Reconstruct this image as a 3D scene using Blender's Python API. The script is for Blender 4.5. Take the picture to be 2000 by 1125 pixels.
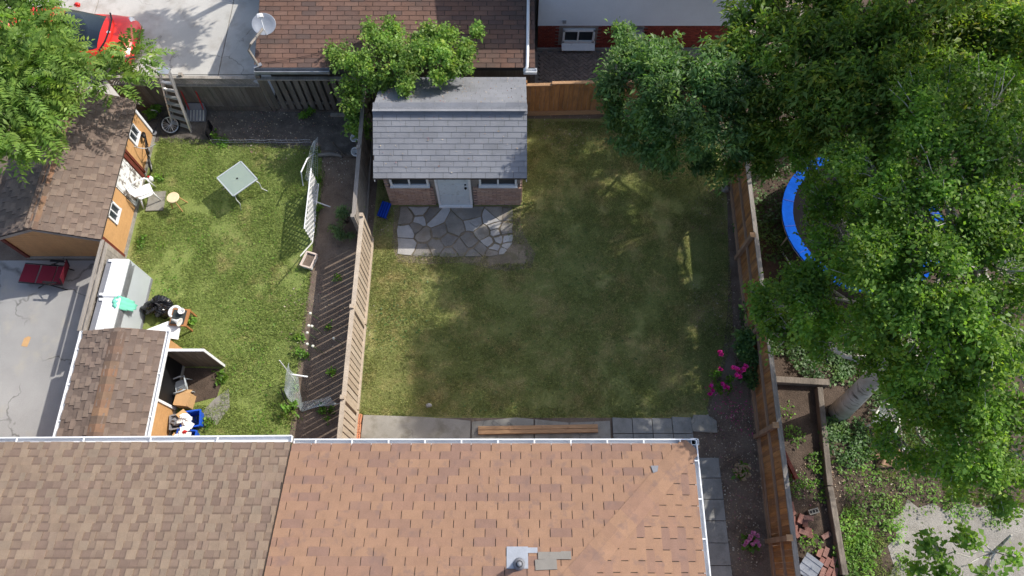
import bpy, math, random
import numpy as np
from mathutils import Vector, Matrix
R = math.radians
random.seed(7); rng = np.random.default_rng(11)
for o in list(bpy.data.objects): bpy.data.objects.remove(o)
scene = bpy.context.scene
C = scene.collection

# ---------------------------------------------------------------- camera, sky, sun, exposure
CAM_H, PITCH, FPX = 16.0, 23.0, 1350.0
cam = bpy.data.cameras.new('camera'); camo = bpy.data.objects.new('camera', cam); C.objects.link(camo)
cam.sensor_width = 36.0; cam.lens = 36.0 * FPX / 2000.0; cam.clip_end = 2000.0; cam.clip_start = 0.1
camo.location = (0, 0, CAM_H); camo.rotation_euler = (R(PITCH), 0, 0)
scene.camera = camo
SUN_EL, SUN_AZ = 42.3, 59.5          # azimuth clockwise from +Y
world = bpy.data.worlds.new('World'); scene.world = world; world.use_nodes = True
wn = world.node_tree
sky = wn.nodes.new('ShaderNodeTexSky'); sky.sky_type = 'NISHITA'; sky.sun_disc = False
sky.sun_elevation = R(SUN_EL); sky.sun_rotation = R(SUN_AZ); sky.air_density = 1.0; sky.dust_density = 2.5
bg = wn.nodes['Background']; bg.inputs['Strength'].default_value = 0.15
wn.links.new(sky.outputs[0], bg.inputs['Color'])
sun = bpy.data.lights.new('sun', 'SUN'); sun.energy = 3.3; sun.angle = R(0.53); sun.color = (1.0, 0.95, 0.87)
suno = bpy.data.objects.new('sun', sun); C.objects.link(suno)
sd = Vector((math.sin(R(SUN_AZ))*math.cos(R(SUN_EL)), math.cos(R(SUN_AZ))*math.cos(R(SUN_EL)), math.sin(R(SUN_EL))))
suno.location = sd*60; suno.rotation_euler = sd.to_track_quat('Z', 'Y').to_euler()
scene.view_settings.view_transform = 'Standard'; scene.view_settings.look = 'None'
scene.view_settings.exposure = 0.55; scene.view_settings.gamma = 1.0; scene.view_settings.use_curve_mapping = False

# ---------------------------------------------------------------- helpers
_c, _s = math.cos(R(PITCH)), math.sin(R(PITCH))
def at(px, py, z=0.0):
    """survey: the point at height z that the drone sees at photograph pixel px, py"""
    dx = (px-1000)/FPX; dy = (562.5-py)/FPX; t = (CAM_H-z)/(_c-dy*_s)
    return Vector((t*dx, t*(_s+dy*_c), z))
def lin(r, g, b):
    f = lambda c: (c/12.92 if c <= .04045 else ((c+.055)/1.055)**2.4)
    return (f(r/255), f(g/255), f(b/255), 1)
def tag(o, label, cat, group=None):
    o['label'] = label; o['category'] = cat
    if group: o['group'] = group
    return o
def thing(name, label, cat, loc=(0, 0, 0), rz=0.0, group=None, rot=None):
    o = bpy.data.objects.new(name, None); C.objects.link(o); o.empty_display_size = .2
    o.location = loc; o.rotation_euler = rot if rot else (0, 0, rz)
    return tag(o, label, cat, group)
def struct(o): o['kind'] = 'structure'; return o
def stuff(o): o['kind'] = 'stuff'; return o

class MB:
    def __init__(s): s.v = []; s.f = []
    def add(s, vs, fs):
        n = len(s.v); s.v += [tuple(v) for v in vs]; s.f += [tuple(i+n for i in f) for f in fs]; return s
    def hexa(s, p):
        return s.add(p, [(3, 2, 1, 0), (4, 5, 6, 7), (0, 1, 5, 4), (1, 2, 6, 5), (2, 3, 7, 6), (3, 0, 4, 7)])
    def box(s, c, d, m=None):
        x, y, z = d[0]/2, d[1]/2, d[2]/2
        p = [Vector(q) for q in ((-x,-y,-z),(x,-y,-z),(x,y,-z),(-x,y,-z),(-x,-y,z),(x,-y,z),(x,y,z),(-x,y,z))]
        if m is not None: p = [m @ q for q in p]
        return s.hexa([q+Vector(c) for q in p])
    def beam(s, a, b, w, h, up=(0, 0, 1)):
        a = Vector(a); b = Vector(b); d = (b-a).normalized(); u = Vector(up)
        x = d.cross(u)
        if x.length < 1e-4: x = d.cross(Vector((1, 0, 0)))
        x.normalize(); u = x.cross(d)
        return s.hexa([a-x*w/2-u*h/2, a+x*w/2-u*h/2, b+x*w/2-u*h/2, b-x*w/2-u*h/2,
                       a-x*w/2+u*h/2, a+x*w/2+u*h/2, b+x*w/2+u*h/2, b-x*w/2+u*h/2])
    def tube(s, pts, r, n=6, caps=True):
        pts = [Vector(p) for p in pts]; k = len(pts)
        rs = r if isinstance(r, (list, tuple)) else [r]*k
        ref = Vector((0.13, 0.31, 0.94)); vs = []; fs = []
        for i, p in enumerate(pts):
            d = (pts[min(i+1, k-1)]-pts[max(i-1, 0)])
            d = d.normalized() if d.length > 1e-6 else Vector((0, 0, 1))
            x = d.cross(ref)
            if x.length < .1: x = d.cross(Vector((1, 0, 0)))
            x.normalize(); y = d.cross(x)
            for j in range(n):
                a = 2*math.pi*j/n; vs.append(p+(x*math.cos(a)+y*math.sin(a))*rs[i])
        for i in range(k-1):
            for j in range(n):
                fs.append((i*n+j, i*n+(j+1) % n, (i+1)*n+(j+1) % n, (i+1)*n+j))
        if caps: fs += [tuple(range(n-1, -1, -1)), tuple((k-1)*n+j for j in range(n))]
        return s.add(vs, fs)
    def lathe(s, prof, c=(0, 0, 0), n=16, m=None, sx=1, sy=1):
        vs = []; fs = []; k = len(prof)
        for r, z in prof:
            for j in range(n):
                a = 2*math.pi*j/n; q = Vector((r*math.cos(a)*sx, r*math.sin(a)*sy, z))
                if m is not None: q = m @ q
                vs.append(q+Vector(c))
        for i in range(k-1):
            for j in range(n): fs.append((i*n+j, i*n+(j+1) % n, (i+1)*n+(j+1) % n, (i+1)*n+j))
        if prof[0][0] > 1e-5: fs.append(tuple(range(n-1, -1, -1)))
        if prof[-1][0] > 1e-5: fs.append(tuple((k-1)*n+j for j in range(n)))
        return s.add(vs, fs)
    def prism(s, poly, z0, z1, m=None):
        n = len(poly); p = [Vector((x, y, z0)) for x, y in poly]+[Vector((x, y, z1)) for x, y in poly]
        if m is not None: p = [m @ q for q in p]
        return s.add(p, [tuple(range(n-1, -1, -1)), tuple(range(n, 2*n))]+[(i, (i+1) % n, (i+1) % n+n, i+n) for i in range(n)])
    def mesh(s, name, mt, smooth=False):
        me = bpy.data.meshes.new(name); me.from_pydata(s.v, [], s.f); me.materials.append(mt)
        if smooth: me.polygons.foreach_set('use_smooth', [True]*len(me.polygons))
        me.update(); return me
    def build(s, name, mt, parent=None, smooth=False, bevel=0):
        o = bpy.data.objects.new(name, s.mesh(name, mt, smooth)); C.objects.link(o)
        if parent: o.parent = parent
        if bevel:
            b = o.modifiers.new('bevel', 'BEVEL'); b.width = bevel; b.segments = 2; b.limit_method = 'ANGLE'
        return o
_ub = {}
def unitbox(mt):
    if mt.name not in _ub: _ub[mt.name] = MB().box((0, 0, 0), (1, 1, 1)).mesh('board_'+mt.name, mt)
    return _ub[mt.name]
def piece(name, me, parent, mat):
    o = bpy.data.objects.new(name, me); C.objects.link(o); o.parent = parent; o.matrix_basis = mat; return o
def bpiece(name, mt, parent, c, d, rot=None):
    m = Matrix.Translation(Vector(c)) @ (rot.to_4x4() if rot is not None else Matrix.Identity(4)) @ Matrix.Diagonal((d[0], d[1], d[2], 1))
    return piece(name, unitbox(mt), parent, m)
def frame(x, y, z): return Matrix((Vector(x), Vector(y), Vector(z))).transposed()
def rX(a): return Matrix.Rotation(a, 3, 'X')
def rY(a): return Matrix.Rotation(a, 3, 'Y')
def rZ(a): return Matrix.Rotation(a, 3, 'Z')
def U(a, b): return random.uniform(a, b)
def copytree(o, parent=None):
    c = o.copy(); C.objects.link(c)
    if parent: c.parent = parent
    for ch in [x for x in o.children]: copytree(ch, c)
    return c

# ---------------------------------------------------------------- materials
class NT:
    def __init__(s, name):
        s.m = bpy.data.materials.new(name); s.m.use_nodes = True; s.t = s.m.node_tree
        s.p = s.t.nodes['Principled BSDF']; s.out = s.t.nodes['Material Output']
    def n(s, typ, ins=None, **kw):
        d = s.t.nodes.new('ShaderNode'+typ)
        for k, v in kw.items(): setattr(d, k, v)
        for k, v in (ins or {}).items(): s.set(d.inputs[k], v)
        return d
    def set(s, sock, v):
        if isinstance(v, bpy.types.NodeSocket): s.t.links.new(v, sock)
        else: sock.default_value = v
    def math(s, op, a, b=0.0, c=None):
        d = s.n('Math', {0: a, 1: b}, operation=op)
        if c is not None: s.set(d.inputs[2], c)
        return d.outputs[0]
    def mix(s, fac, a, b, mode='MIX'):
        d = s.n('MixRGB', {'Fac': fac, 'Color1': a, 'Color2': b}, blend_type=mode); return d.outputs[0]
    def noise(s, vec, scale, detail=4, rough=.55):
        return s.n('TexNoise', {'Vector': vec, 'Scale': scale, 'Detail': detail, 'Roughness': rough}).outputs['Fac']
    def ramp(s, fac, stops, interp='LINEAR'):
        d = s.n('ValToRGB', {'Fac': fac}); r = d.color_ramp; r.interpolation = interp
        while len(r.elements) < len(stops): r.elements.new(.5)
        for e, (p, c) in zip(r.elements, stops): e.position = p; e.color = c if len(c) == 4 else (*c, 1)
        return d.outputs[0]
    def maprange(s, v, a, b, c, d): return s.n('MapRange', {0: v, 1: a, 2: b, 3: c, 4: d}).outputs[0]
    def pos(s, stretch=(1, 1, 1), jitter=0.0):
        g = s.n('NewGeometry').outputs['Position']
        v = s.n('VectorMath', {0: g, 1: stretch}, operation='MULTIPLY').outputs[0]
        if jitter:
            v = s.n('VectorMath', {0: v, 1: s.n('VectorMath', {0: s.rand(), 1: (jitter, jitter*1.7, jitter*.6)}, operation='MULTIPLY').outputs[0]}, operation='ADD').outputs[0]
        return v
    def rand(s):
        if not hasattr(s, '_r'):
            a = s.n('ObjectInfo').outputs['Random']; b = s.n('NewGeometry').outputs['Random Per Island']
            s._r = s.math('FRACT', s.math('ADD', a, b))
        return s._r

def M(name, cols, var=.25, scale=3.0, fine=40.0, finevar=.2, rough=.85, bump=0.0, bscale=None, stretch=(1, 1, 1),
      jitter=0.0, spec=.25, metal=0.0, stain=None, interp='LINEAR', coat=0.0, crack=None):
    """piece colour picked from cols at random, mottled by two noises; stain = (scale, lo, hi, colour, amount)"""
    k = NT(name); v = k.pos(stretch, jitter)
    if len(cols) == 1: col = cols[0] if len(cols[0]) == 4 else (*cols[0], 1)
    else: col = k.ramp(k.rand(), [(i/(len(cols)-1) if interp == 'LINEAR' else i/len(cols), c) for i, c in enumerate(cols)], interp)
    big = k.maprange(k.noise(v, scale, 5), .3, .7, 1-var, 1+var)
    sm = k.maprange(k.noise(v, fine, 3, .7), .25, .75, 1-finevar, 1+finevar)
    mul = k.math('MULTIPLY', big, sm)
    col = k.mix(1.0, col, k.n('CombineXYZ', {0: mul, 1: mul, 2: mul}).outputs[0], 'MULTIPLY')
    if stain:
        f = k.maprange(k.noise(k.pos(), stain[0], 6, .62), stain[1], stain[2], 0, stain[4]); col = k.mix(f, col, (*stain[3][:3], 1))
    if crack:
        pv = k.pos(); wv = k.n('TexNoise', {'Vector': pv, 'Scale': 2.5, 'Detail': 4}).outputs['Color']
        pv = k.n('VectorMath', {0: pv, 1: k.n('VectorMath', {0: wv, 1: (.7, .7, .0)}, operation='MULTIPLY').outputs[0]}, operation='ADD').outputs[0]
        vd = k.n('TexVoronoi', {'Vector': k.n('VectorMath', {0: pv, 1: (1, 1, 0)}, operation='MULTIPLY').outputs[0], 'Scale': crack[0]}, feature='DISTANCE_TO_EDGE').outputs['Distance']
        cf = k.math('MULTIPLY', k.maprange(vd, .0, crack[1], 1, 0), k.maprange(k.noise(k.pos(), .8, 3), .42, .55, 0, crack[2])); col = k.mix(cf, col, (.06, .058, .052, 1))
    k.set(k.p.inputs['Base Color'], col); k.p.inputs['Roughness'].default_value = rough
    k.p.inputs['Specular IOR Level'].default_value = spec; k.p.inputs['Metallic'].default_value = metal
    if coat: k.p.inputs['Coat Weight'].default_value = coat
    if bump:
        b = k.n('Bump', {'Strength': min(1, bump), 'Distance': .02, 'Height': k.noise(v, bscale or fine, 5, .6)}); k.set(k.p.inputs['Normal'], b.outputs[0])
    return k.m
def leafmat(name, cols, trans=.45, patch=1.2, rough=.5):
    k = NT(name)
    r = k.n('NewGeometry').outputs['Random Per Island']
    col = k.ramp(r, [(i/(len(cols)-1), c) for i, c in enumerate(cols)])
    pn = k.maprange(k.noise(k.pos(), patch, 4), .32, .68, .62, 1.42); yl = k.maprange(k.noise(k.pos(), patch*2.3, 3), .5, .68, 0, .55); col = k.mix(yl, col, k.mix(1.0, col, (1.7, 1.3, .9, 1), 'MULTIPLY'))  # yellow patches put sunlit clump highlights into the leaf colour
    col = k.mix(1.0, col, k.n('CombineXYZ', {0: pn, 1: pn, 2: k.math('MULTIPLY', pn, .9)}).outputs[0], 'MULTIPLY')
    k.set(k.p.inputs['Base Color'], col); k.p.inputs['Roughness'].default_value = rough; k.p.inputs['Specular IOR Level'].default_value = .35
    tr = k.n('BsdfTranslucent', {'Color': k.mix(1.0, col, (1.25, 1.35, .55, 1), 'MULTIPLY')})
    mx = k.n('MixShader', {0: trans, 1: k.p.outputs[0], 2: tr.outputs[0]})
    k.t.links.new(mx.outputs[0], k.out.inputs['Surface']); return k.m
def mirrorless_glass(name, col, rough=.08, alpha=.35):
    k = NT(name); k.p.inputs['Base Color'].default_value = (*col, 1); k.p.inputs['Roughness'].default_value = rough
    k.p.inputs['Alpha'].default_value = alpha; k.p.inputs['Specular IOR Level'].default_value = .6; return k.m

m = {}
m['soil'] = M('soil', [(0.161, 0.120, 0.093)], .3, 2.2, 45, .45, .95, .9, 30, stain=(1.1, .45, .62, (.19, .155, .12), .6))
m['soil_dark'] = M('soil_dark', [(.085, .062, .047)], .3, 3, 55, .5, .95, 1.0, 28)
m['soil_grey'] = M('soil_grey', [(.105, .092, .08)], .35, 2.6, 70, .5, .95, .9, 34, stain=(5, .55, .66, (.22, .2, .17), .5))
m['concrete'] = M('concrete', [(0.475, 0.461, 0.427)], .1, 1.2, 60, .08, .9, .2, 80, jitter=30, stain=(1.6, .5, .68, (.33, .30, .26), .7), crack=(.3, .006, .6))
m['concrete_pad'] = M('concrete_pad', [(0.264, 0.252, 0.220), (0.296, 0.280, 0.248)], .14, 1.8, 50, .14, .9, .35, 60, jitter=20, stain=(2.6, .5, .66, (.17, .155, .12), .75), crack=(.8, .015, .7))
m['slab'] = M('slab', [(.215, .215, .205), (.27, .265, .25), (.24, .24, .225)], .16, 2.4, 60, .16, .9, .35, 60, jitter=20, stain=(3.2, .52, .66, (.13, .13, .115), .5))
m['asphalt'] = M('asphalt', [(.33, .325, .315)], .12, .9, 90, .3, .92, .6, 110, stain=(1.3, .55, .72, (.40, .37, .31), .8), crack=(.45, .012, .7))
m['gravel'] = M('gravel', [(0.296, 0.277, 0.248)], .15, 1.5, 60, .4, .95, .8, 60, stain=(2.2, .5, .6, (.22, .2, .17), .6))
m['flag'] = M('flag', [(0.192, 0.178, 0.162), (0.236, 0.219, 0.194), (0.205, 0.195, 0.184), (0.267, 0.237, 0.200), (0.322, 0.296, 0.254)], .22, 3.2, 45, .2, .85, .5, 30, jitter=9, stain=(3.2, .5, .66, (.235, .195, .15), .7))
m['flag_pale'] = M('flag_pale', [(0.462, 0.462, 0.462), (0.374, 0.363, 0.347), (0.440, 0.413, 0.374)], .15, 4, 45, .15, .85, .4, 30, jitter=9)
m['tab_tan'] = M('shingle_tan', [(0.286, 0.171, 0.114), (0.301, 0.181, 0.118), (0.279, 0.166, 0.116), (0.260, 0.158, 0.113), (0.308, 0.186, 0.120), (0.288, 0.174, 0.115), (0.241, 0.148, 0.112), (0.296, 0.178, 0.117)], .07, 5, 110, .2, .95, .5, 120, jitter=0, interp='CONSTANT', stain=(4.6, .54, .66, (.2, .132, .11), .62))
m['tab_edge'] = M('shingle_underlay', [(.055, .045, .04)], .2, 5, 90, .2, .95)
m['lam_hi'] = M('laminate_shingle_light', [(0.247, 0.183, 0.132), (0.226, 0.165, 0.120), (0.266, 0.199, 0.143), (0.222, 0.171, 0.127), (0.241, 0.171, 0.128)], .1, 5, 110, .2, .95, .5, 120, jitter=13)
m['lam_lo'] = M('laminate_shingle_dark', [(0.194, 0.141, 0.106), (0.215, 0.157, 0.118), (0.176, 0.125, 0.098), (0.201, 0.143, 0.111)], .1, 5, 110, .2, .95, .5, 120, jitter=13)
m['lam_band'] = M('laminate_band', [(0.144, 0.103, 0.080), (0.154, 0.109, 0.086)], .1, 5, 110, .2, .95, .5, 120, jitter=13)
m['lam_shed_lo'] = M('laminate_shed_dark', [(0.160, 0.118, 0.096), (0.179, 0.134, 0.108), (0.145, 0.108, 0.088)], .1, 5, 110, .2, .95, .5, 120, jitter=13)
m['lam_cap'] = M('laminate_cap', [(0.246, 0.140, 0.085), (0.212, 0.128, 0.085), (0.140, 0.098, 0.076), (0.170, 0.119, 0.085), (0.264, 0.162, 0.098)], .12, 6, 110, .2, .95, .5, 120, jitter=13)
m['lam_shed'] = M('laminate_shed', [(0.218, 0.165, 0.130), (0.194, 0.146, 0.117), (0.175, 0.134, 0.110), (0.233, 0.177, 0.138), (0.209, 0.154, 0.123)], .12, 5, 110, .2, .95, .5, 120, jitter=13)
m['tab_grey'] = M('shingle_grey', [(.215, .222, .24), (.23, .237, .256), (.205, .211, .229), (.24, .247, .265), (.222, .228, .247)], .1, 1.6, 110, .16, .95, .5, 120, jitter=0, stain=(2.2, .52, .7, (.165, .17, .178), .5))
m['tab_brown'] = M('shingle_brown', [(.155, .09, .068), (.175, .103, .077), (.135, .082, .066), (.185, .112, .085), (.11, .076, .066), (.165, .095, .07)], .16, 1.6, 110, .2, .95, .5, 120, jitter=0, stain=(.9, .5, .68, (.085, .07, .062), .55))
m['wood_tan'] = M('fence_wood_tan', [(.43, .35, .265), (.39, .31, .23), (.46, .385, .30), (.36, .29, .22)], .14, 4, 30, .16, .85, .4, 30, (1, 1, .12), 17)
m['wood_grey'] = M('fence_wood_grey', [(.135, .115, .095), (.165, .145, .12), (.11, .092, .075), (.15, .125, .1), (.185, .165, .14)], .3, 5, 34, .25, .9, .5, 34, (1, 1, .1), 17, stain=(2.0, .52, .7, (.08, .085, .05), .45))
m['wood_greylight'] = M('fence_wood_weathered', [(.25, .225, .2), (.3, .27, .235), (.27, .24, .205)], .25, 5, 34, .25, .9, .5, 34, (1, .15, 1), 17)
m['wood_orange'] = M('fence_wood_orange', [(.34, .165, .06), (.4, .2, .078), (.29, .14, .055), (.43, .225, .095), (.25, .13, .065), (.36, .19, .09)], .32, 5, 30, .28, .8, .5, 30, (1, 1, .12), 17, stain=(2.4, .52, .7, (.15, .095, .06), .55))
m['wood_rail'] = M('fence_rail_brown', [(.30, .2, .135), (.34, .23, .155)], .2, 5, 30, .2, .8, .3, 30, (1, .15, 1), 17)
m['lumber'] = M('lumber', [(.42, .25, .135)], .18, 4, 30, .2, .7, .3, 30, (.15, 1, 1), 5, stain=(6, .6, .7, (.25, .12, .06), .6))
m['timber'] = M('old_timber', [(.2, .17, .14), (.165, .14, .115)], .3, 4, 30, .25, .9, .6, 28, (1, .2, 1), 11, stain=(3, .5, .66, (.1, .085, .07), .6))
m['siding_tan'] = M('siding_tan_wood', [(.5, .285, .125)], .1, 3, 30, .1, .6, .1, 30, (1, .3, .3), 0)
m['bed_soil'] = M('bed_soil', [(.15, .112, .085)], .25, 3, 50, .45, .95, .9, 28, stain=(1.6, .48, .62, (.21, .165, .125), .6))
m['dusty'] = M('dusty_soil', [(.235, .19, .135)], .25, 2.6, 60, .4, .95, .8, 40, stain=(3.2, .5, .62, (.16, .14, .08), .7))
m['siding_groove'] = M('siding_groove', [(.4, .215, .085)], .1, 3, 30, .1, .7)
m['trim_red'] = M('trim_red_brown', [(.13, .032, .022)], .2, 5, 30, .2, .6)
m['white_paint'] = M('white_paint', [(.72, .73, .74)], .06, 4, 30, .05, .5, stain=(7, .58, .7, (.4, .38, .35), .4))
m['white_metal'] = M('white_aluminium', [(.78, .79, .8)], .05, 4, 30, .04, .35, spec=.5)
m['white_plastic'] = M('white_plastic', [(.8, .8, .79)], .05, 4, 30, .04, .4, spec=.5)
m['peeling'] = M('peeling_white_door', [(.7, .7, .68)], .06, 4, 30, .05, .6, stain=(5.5, .5, .56, (.16, .13, .11), .9))
m['siding_white'] = M('siding_white', [(.62, .65, .7)], .04, 2, 30, .04, .5)
m['brick_red'] = M('brick_red', [(.19, .042, .03), (.235, .052, .036), (.155, .036, .028)], .2, 5, 40, .2, .85, .3, 50, jitter=9)
m['brick_pink'] = M('brick_pink', [(0.420, 0.276, 0.209), (0.472, 0.316, 0.243), (0.356, 0.229, 0.181), (0.459, 0.329, 0.264), (0.382, 0.255, 0.216)], .15, 5, 40, .2, .9, .4, 50, jitter=9)
m['brick_dark'] = M('brick_dark', [(.115, .075, .07), (.14, .085, .075)], .2, 5, 40, .2, .9, .4, 50, jitter=9)
m['brick_orange'] = M('brick_orange', [(.52, .225, .12), (.48, .2, .11)], .12, 5, 40, .2, .85, .3, 50, jitter=9)
m['brick_old'] = M('brick_old', [(.26, .125, .1), (.22, .11, .09), (.3, .155, .12), (.2, .12, .105)], .2, 5, 40, .2, .9, .4, 50, jitter=9)
m['mortar'] = M('mortar', [(.29, .26, .235)], .15, 4, 50, .2, .95)
m['paver'] = M('paver', [(.235, .19, .165), (.2, .165, .145), (.27, .21, .18)], .2, 4, 50, .2, .9, .3, 50, jitter=9)
m['door_white'] = M('door_white', [(.56, .62, .66)], .06, 3, 30, .06, .5, stain=(9, .57, .66, (.34, .36, .36), .5))
m['alu'] = M('aluminium', [(.62, .62, .62)], .1, 5, 40, .1, .35, metal=.7, spec=.5)
m['grey_metal'] = M('grey_metal', [(.28, .29, .31)], .15, 5, 40, .1, .45, metal=.3, spec=.5)
m['grey_plastic'] = M('grey_plastic', [(.2, .205, .225)], .1, 5, 40, .1, .45)
m['flash'] = M('flashing_sheet', [(0.345, 0.367, 0.405)], .08, 5, 40, .08, .4, metal=.3)
m['patch'] = M('patch_shingle_grey', [(.215, .2, .18), (.235, .22, .195)], .06, 5, 120, .15, .95, .4, 120)
m['black'] = M('black_rubber', [(.012, .012, .013)], .2, 5, 40, .2, .5)
m['black_bag'] = M('black_bag_film', [(.012, .012, .014)], .2, 5, 40, .2, .22, spec=.7)
m['red_paint'] = M('car_red', [(.72, .025, .012)], .03, 2, 30, .02, .28, spec=.5, coat=.6)
m['red_tube'] = M('red_tube', [(.45, .03, .03)], .1, 5, 40, .1, .4)
m['car_glass'] = M('car_glass', [(.012, .014, .017)], .1, 5, 40, .1, .06, spec=.8)
m['win_glass'] = M('window_glass', [(.028, .034, .04)], .3, 1.5, 30, .1, .25, spec=.3)
m['maroon'] = M('maroon_mesh_fabric', [(.17, .012, .028)], .1, 5, 200, .2, .75)
m['blue_plastic'] = M('blue_plastic', [(.012, .08, .5)], .1, 5, 40, .1, .4, spec=.5)
m['blue_pad'] = M('blue_pad_vinyl', [(.004, .075, .42)], .15, 4, 30, .1, .8, .3, 12, spec=.06)
m['blue_dark'] = M('blue_dark_plastic', [(.008, .035, .3)], .15, 4, 30, .1, .45)
m['net_black'] = M('black_mesh', [(.012, .012, .014)], .1, 5, 90, .2, .95, spec=.05)
m['teal'] = M('teal_cloth', [(.16, .52, .38)], .1, 6, 90, .1, .85)
m['cardboard'] = M('cardboard', [(.5, .31, .15)], .08, 4, 40, .08, .85)
m['brown_wood'] = M('brown_table_wood', [(.33, .15, .06)], .15, 4, 30, .15, .5, stretch=(1, .2, 1))
m['dark_top'] = M('dark_table_top', [(.045, .05, .05)], .15, 4, 30, .15, .3)
m['ply'] = M('weathered_plywood', [(.2, .165, .125)], .25, 4, 30, .2, .85, .3, 20, (1, 1, .15))
m['board_grey'] = M('grey_board', [(.42, .46, .48)], .04, 2, 30, .04, .6)
m['stool_wood'] = M('stool_wood', [(.72, .56, .36)], .08, 4, 30, .1, .5)
m['bark'] = M('bark_brown', [(.115, .09, .07)], .3, 6, 40, .3, .95, .8, 26, (1, 1, .35))
m['bark_grey'] = M('bark_grey', [(.2, .185, .165)], .25, 6, 40, .25, .95, .6, 26, (1, 1, .35))
m['birch'] = M('bark_birch', [(.48, .46, .42)], .12, 3, 24, .1, .85, .5, 14, (1, 1, 5), stain=None)
k = NT('bark_birch'); v = k.pos((1.2, 1.2, 9)); dk = k.maprange(k.noise(v, 1.6, 5, .6), .56, .64, 0, .85)
col = k.mix(dk, k.mix(k.maprange(k.noise(k.pos(), 3, 4), .35, .65, 0, 1), (.5, .48, .44, 1), (.33, .31, .27, 1)), (.05, .042, .036, 1))
k.set(k.p.inputs['Base Color'], col); k.p.inputs['Roughness'].default_value = .85
k.set(k.p.inputs['Normal'], k.n('Bump', {'Strength': .6, 'Distance': .02, 'Height': k.noise(v, 2.5, 5)}).outputs[0]); m['birch'] = k.m
m['l_walnut'] = leafmat('leaf_walnut', [(0.094, 0.169, 0.037), (0.156, 0.269, 0.062), (0.206, 0.331, 0.075), (0.125, 0.219, 0.050), (0.237, 0.350, 0.094)], .36, 1.3)
m['l_ash'] = leafmat('leaf_ash', [(0.086, 0.178, 0.063), (0.127, 0.236, 0.086), (0.172, 0.287, 0.115), (0.103, 0.201, 0.069)], .46, 1.2)
m['l_locust'] = leafmat('leaf_locust', [(0.109, 0.201, 0.046), (0.161, 0.270, 0.057), (0.207, 0.322, 0.069), (0.132, 0.230, 0.052), (0.299, 0.322, 0.057)], .5, 1.0)
m['l_birch'] = leafmat('leaf_birch', [(0.100, 0.212, 0.041), (0.153, 0.289, 0.053), (0.212, 0.366, 0.065), (0.124, 0.242, 0.047), (0.271, 0.389, 0.071)], .5, 1.1)
m['l_vine'] = leafmat('leaf_vine', [(0.109, 0.225, 0.043), (0.155, 0.285, 0.051), (0.202, 0.330, 0.072), (0.132, 0.247, 0.058), (0.248, 0.330, 0.072)], .38, 1.4)
m['l_weed'] = leafmat('leaf_weed', [(0.093, 0.210, 0.029), (0.139, 0.285, 0.043), (0.171, 0.315, 0.051)], .4, 1.5)
m['l_dark'] = leafmat('leaf_dark', [(.09, .18, .06), (0.054, 0.120, 0.036), (0.085, 0.165, 0.051), (0.070, 0.135, 0.043)], .3, 1.5)
m['l_herb'] = leafmat('leaf_herb', [(0.109, 0.180, 0.072), (0.147, 0.232, 0.094), (0.093, 0.158, 0.065)], .3, 1.5)
m['petal'] = M('petal_magenta', [(.62, .015, .22), (.7, .05, .35), (.55, .01, .12)], .15, 9, 40, .1, .6)
m['petal_pink'] = M('petal_pink', [(.62, .17, .36), (.66, .3, .42), (.55, .12, .3)], .15, 9, 40, .1, .6)
m['petal_pale'] = M('petal_pale', [(.42, .36, .2), (.5, .3, .24), (.36, .36, .16)], .15, 9, 40, .1, .6)
m['petal_white'] = M('petal_white', [(.7, .7, .6)], .1, 9, 40, .1, .6)
m['litter'] = M('litter_dry', [(.4, .33, .22), (.3, .2, .12), (.5, .45, .36), (.22, .15, .1), (.3, .12, .16)], .1, 9, 40, .1, .9)
m['white_lid'] = M('white_appliance_lid', [(.74, .75, .76)], .05, 3, 30, .04, .35, stain=(5, .58, .72, (.5, .48, .44), .35))
m['net'] = M('bird_net', [(.5, .55, .55)], .1, 9, 40, .1, .6)
m['terra'] = M('planter_plastic', [(.62, .5, .42)], .08, 6, 40, .08, .6)
m['log'] = M('log_bark', [(.2, .12, .075), (.26, .165, .105)], .3, 6, 40, .25, .95, .6, 26, jitter=5)
m['log_end'] = M('log_end', [(.5, .36, .22)], .15, 9, 40, .1, .9)
m['glass_table'] = mirrorless_glass('table_glass', (.36, .44, .39), .12, .58)
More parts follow.
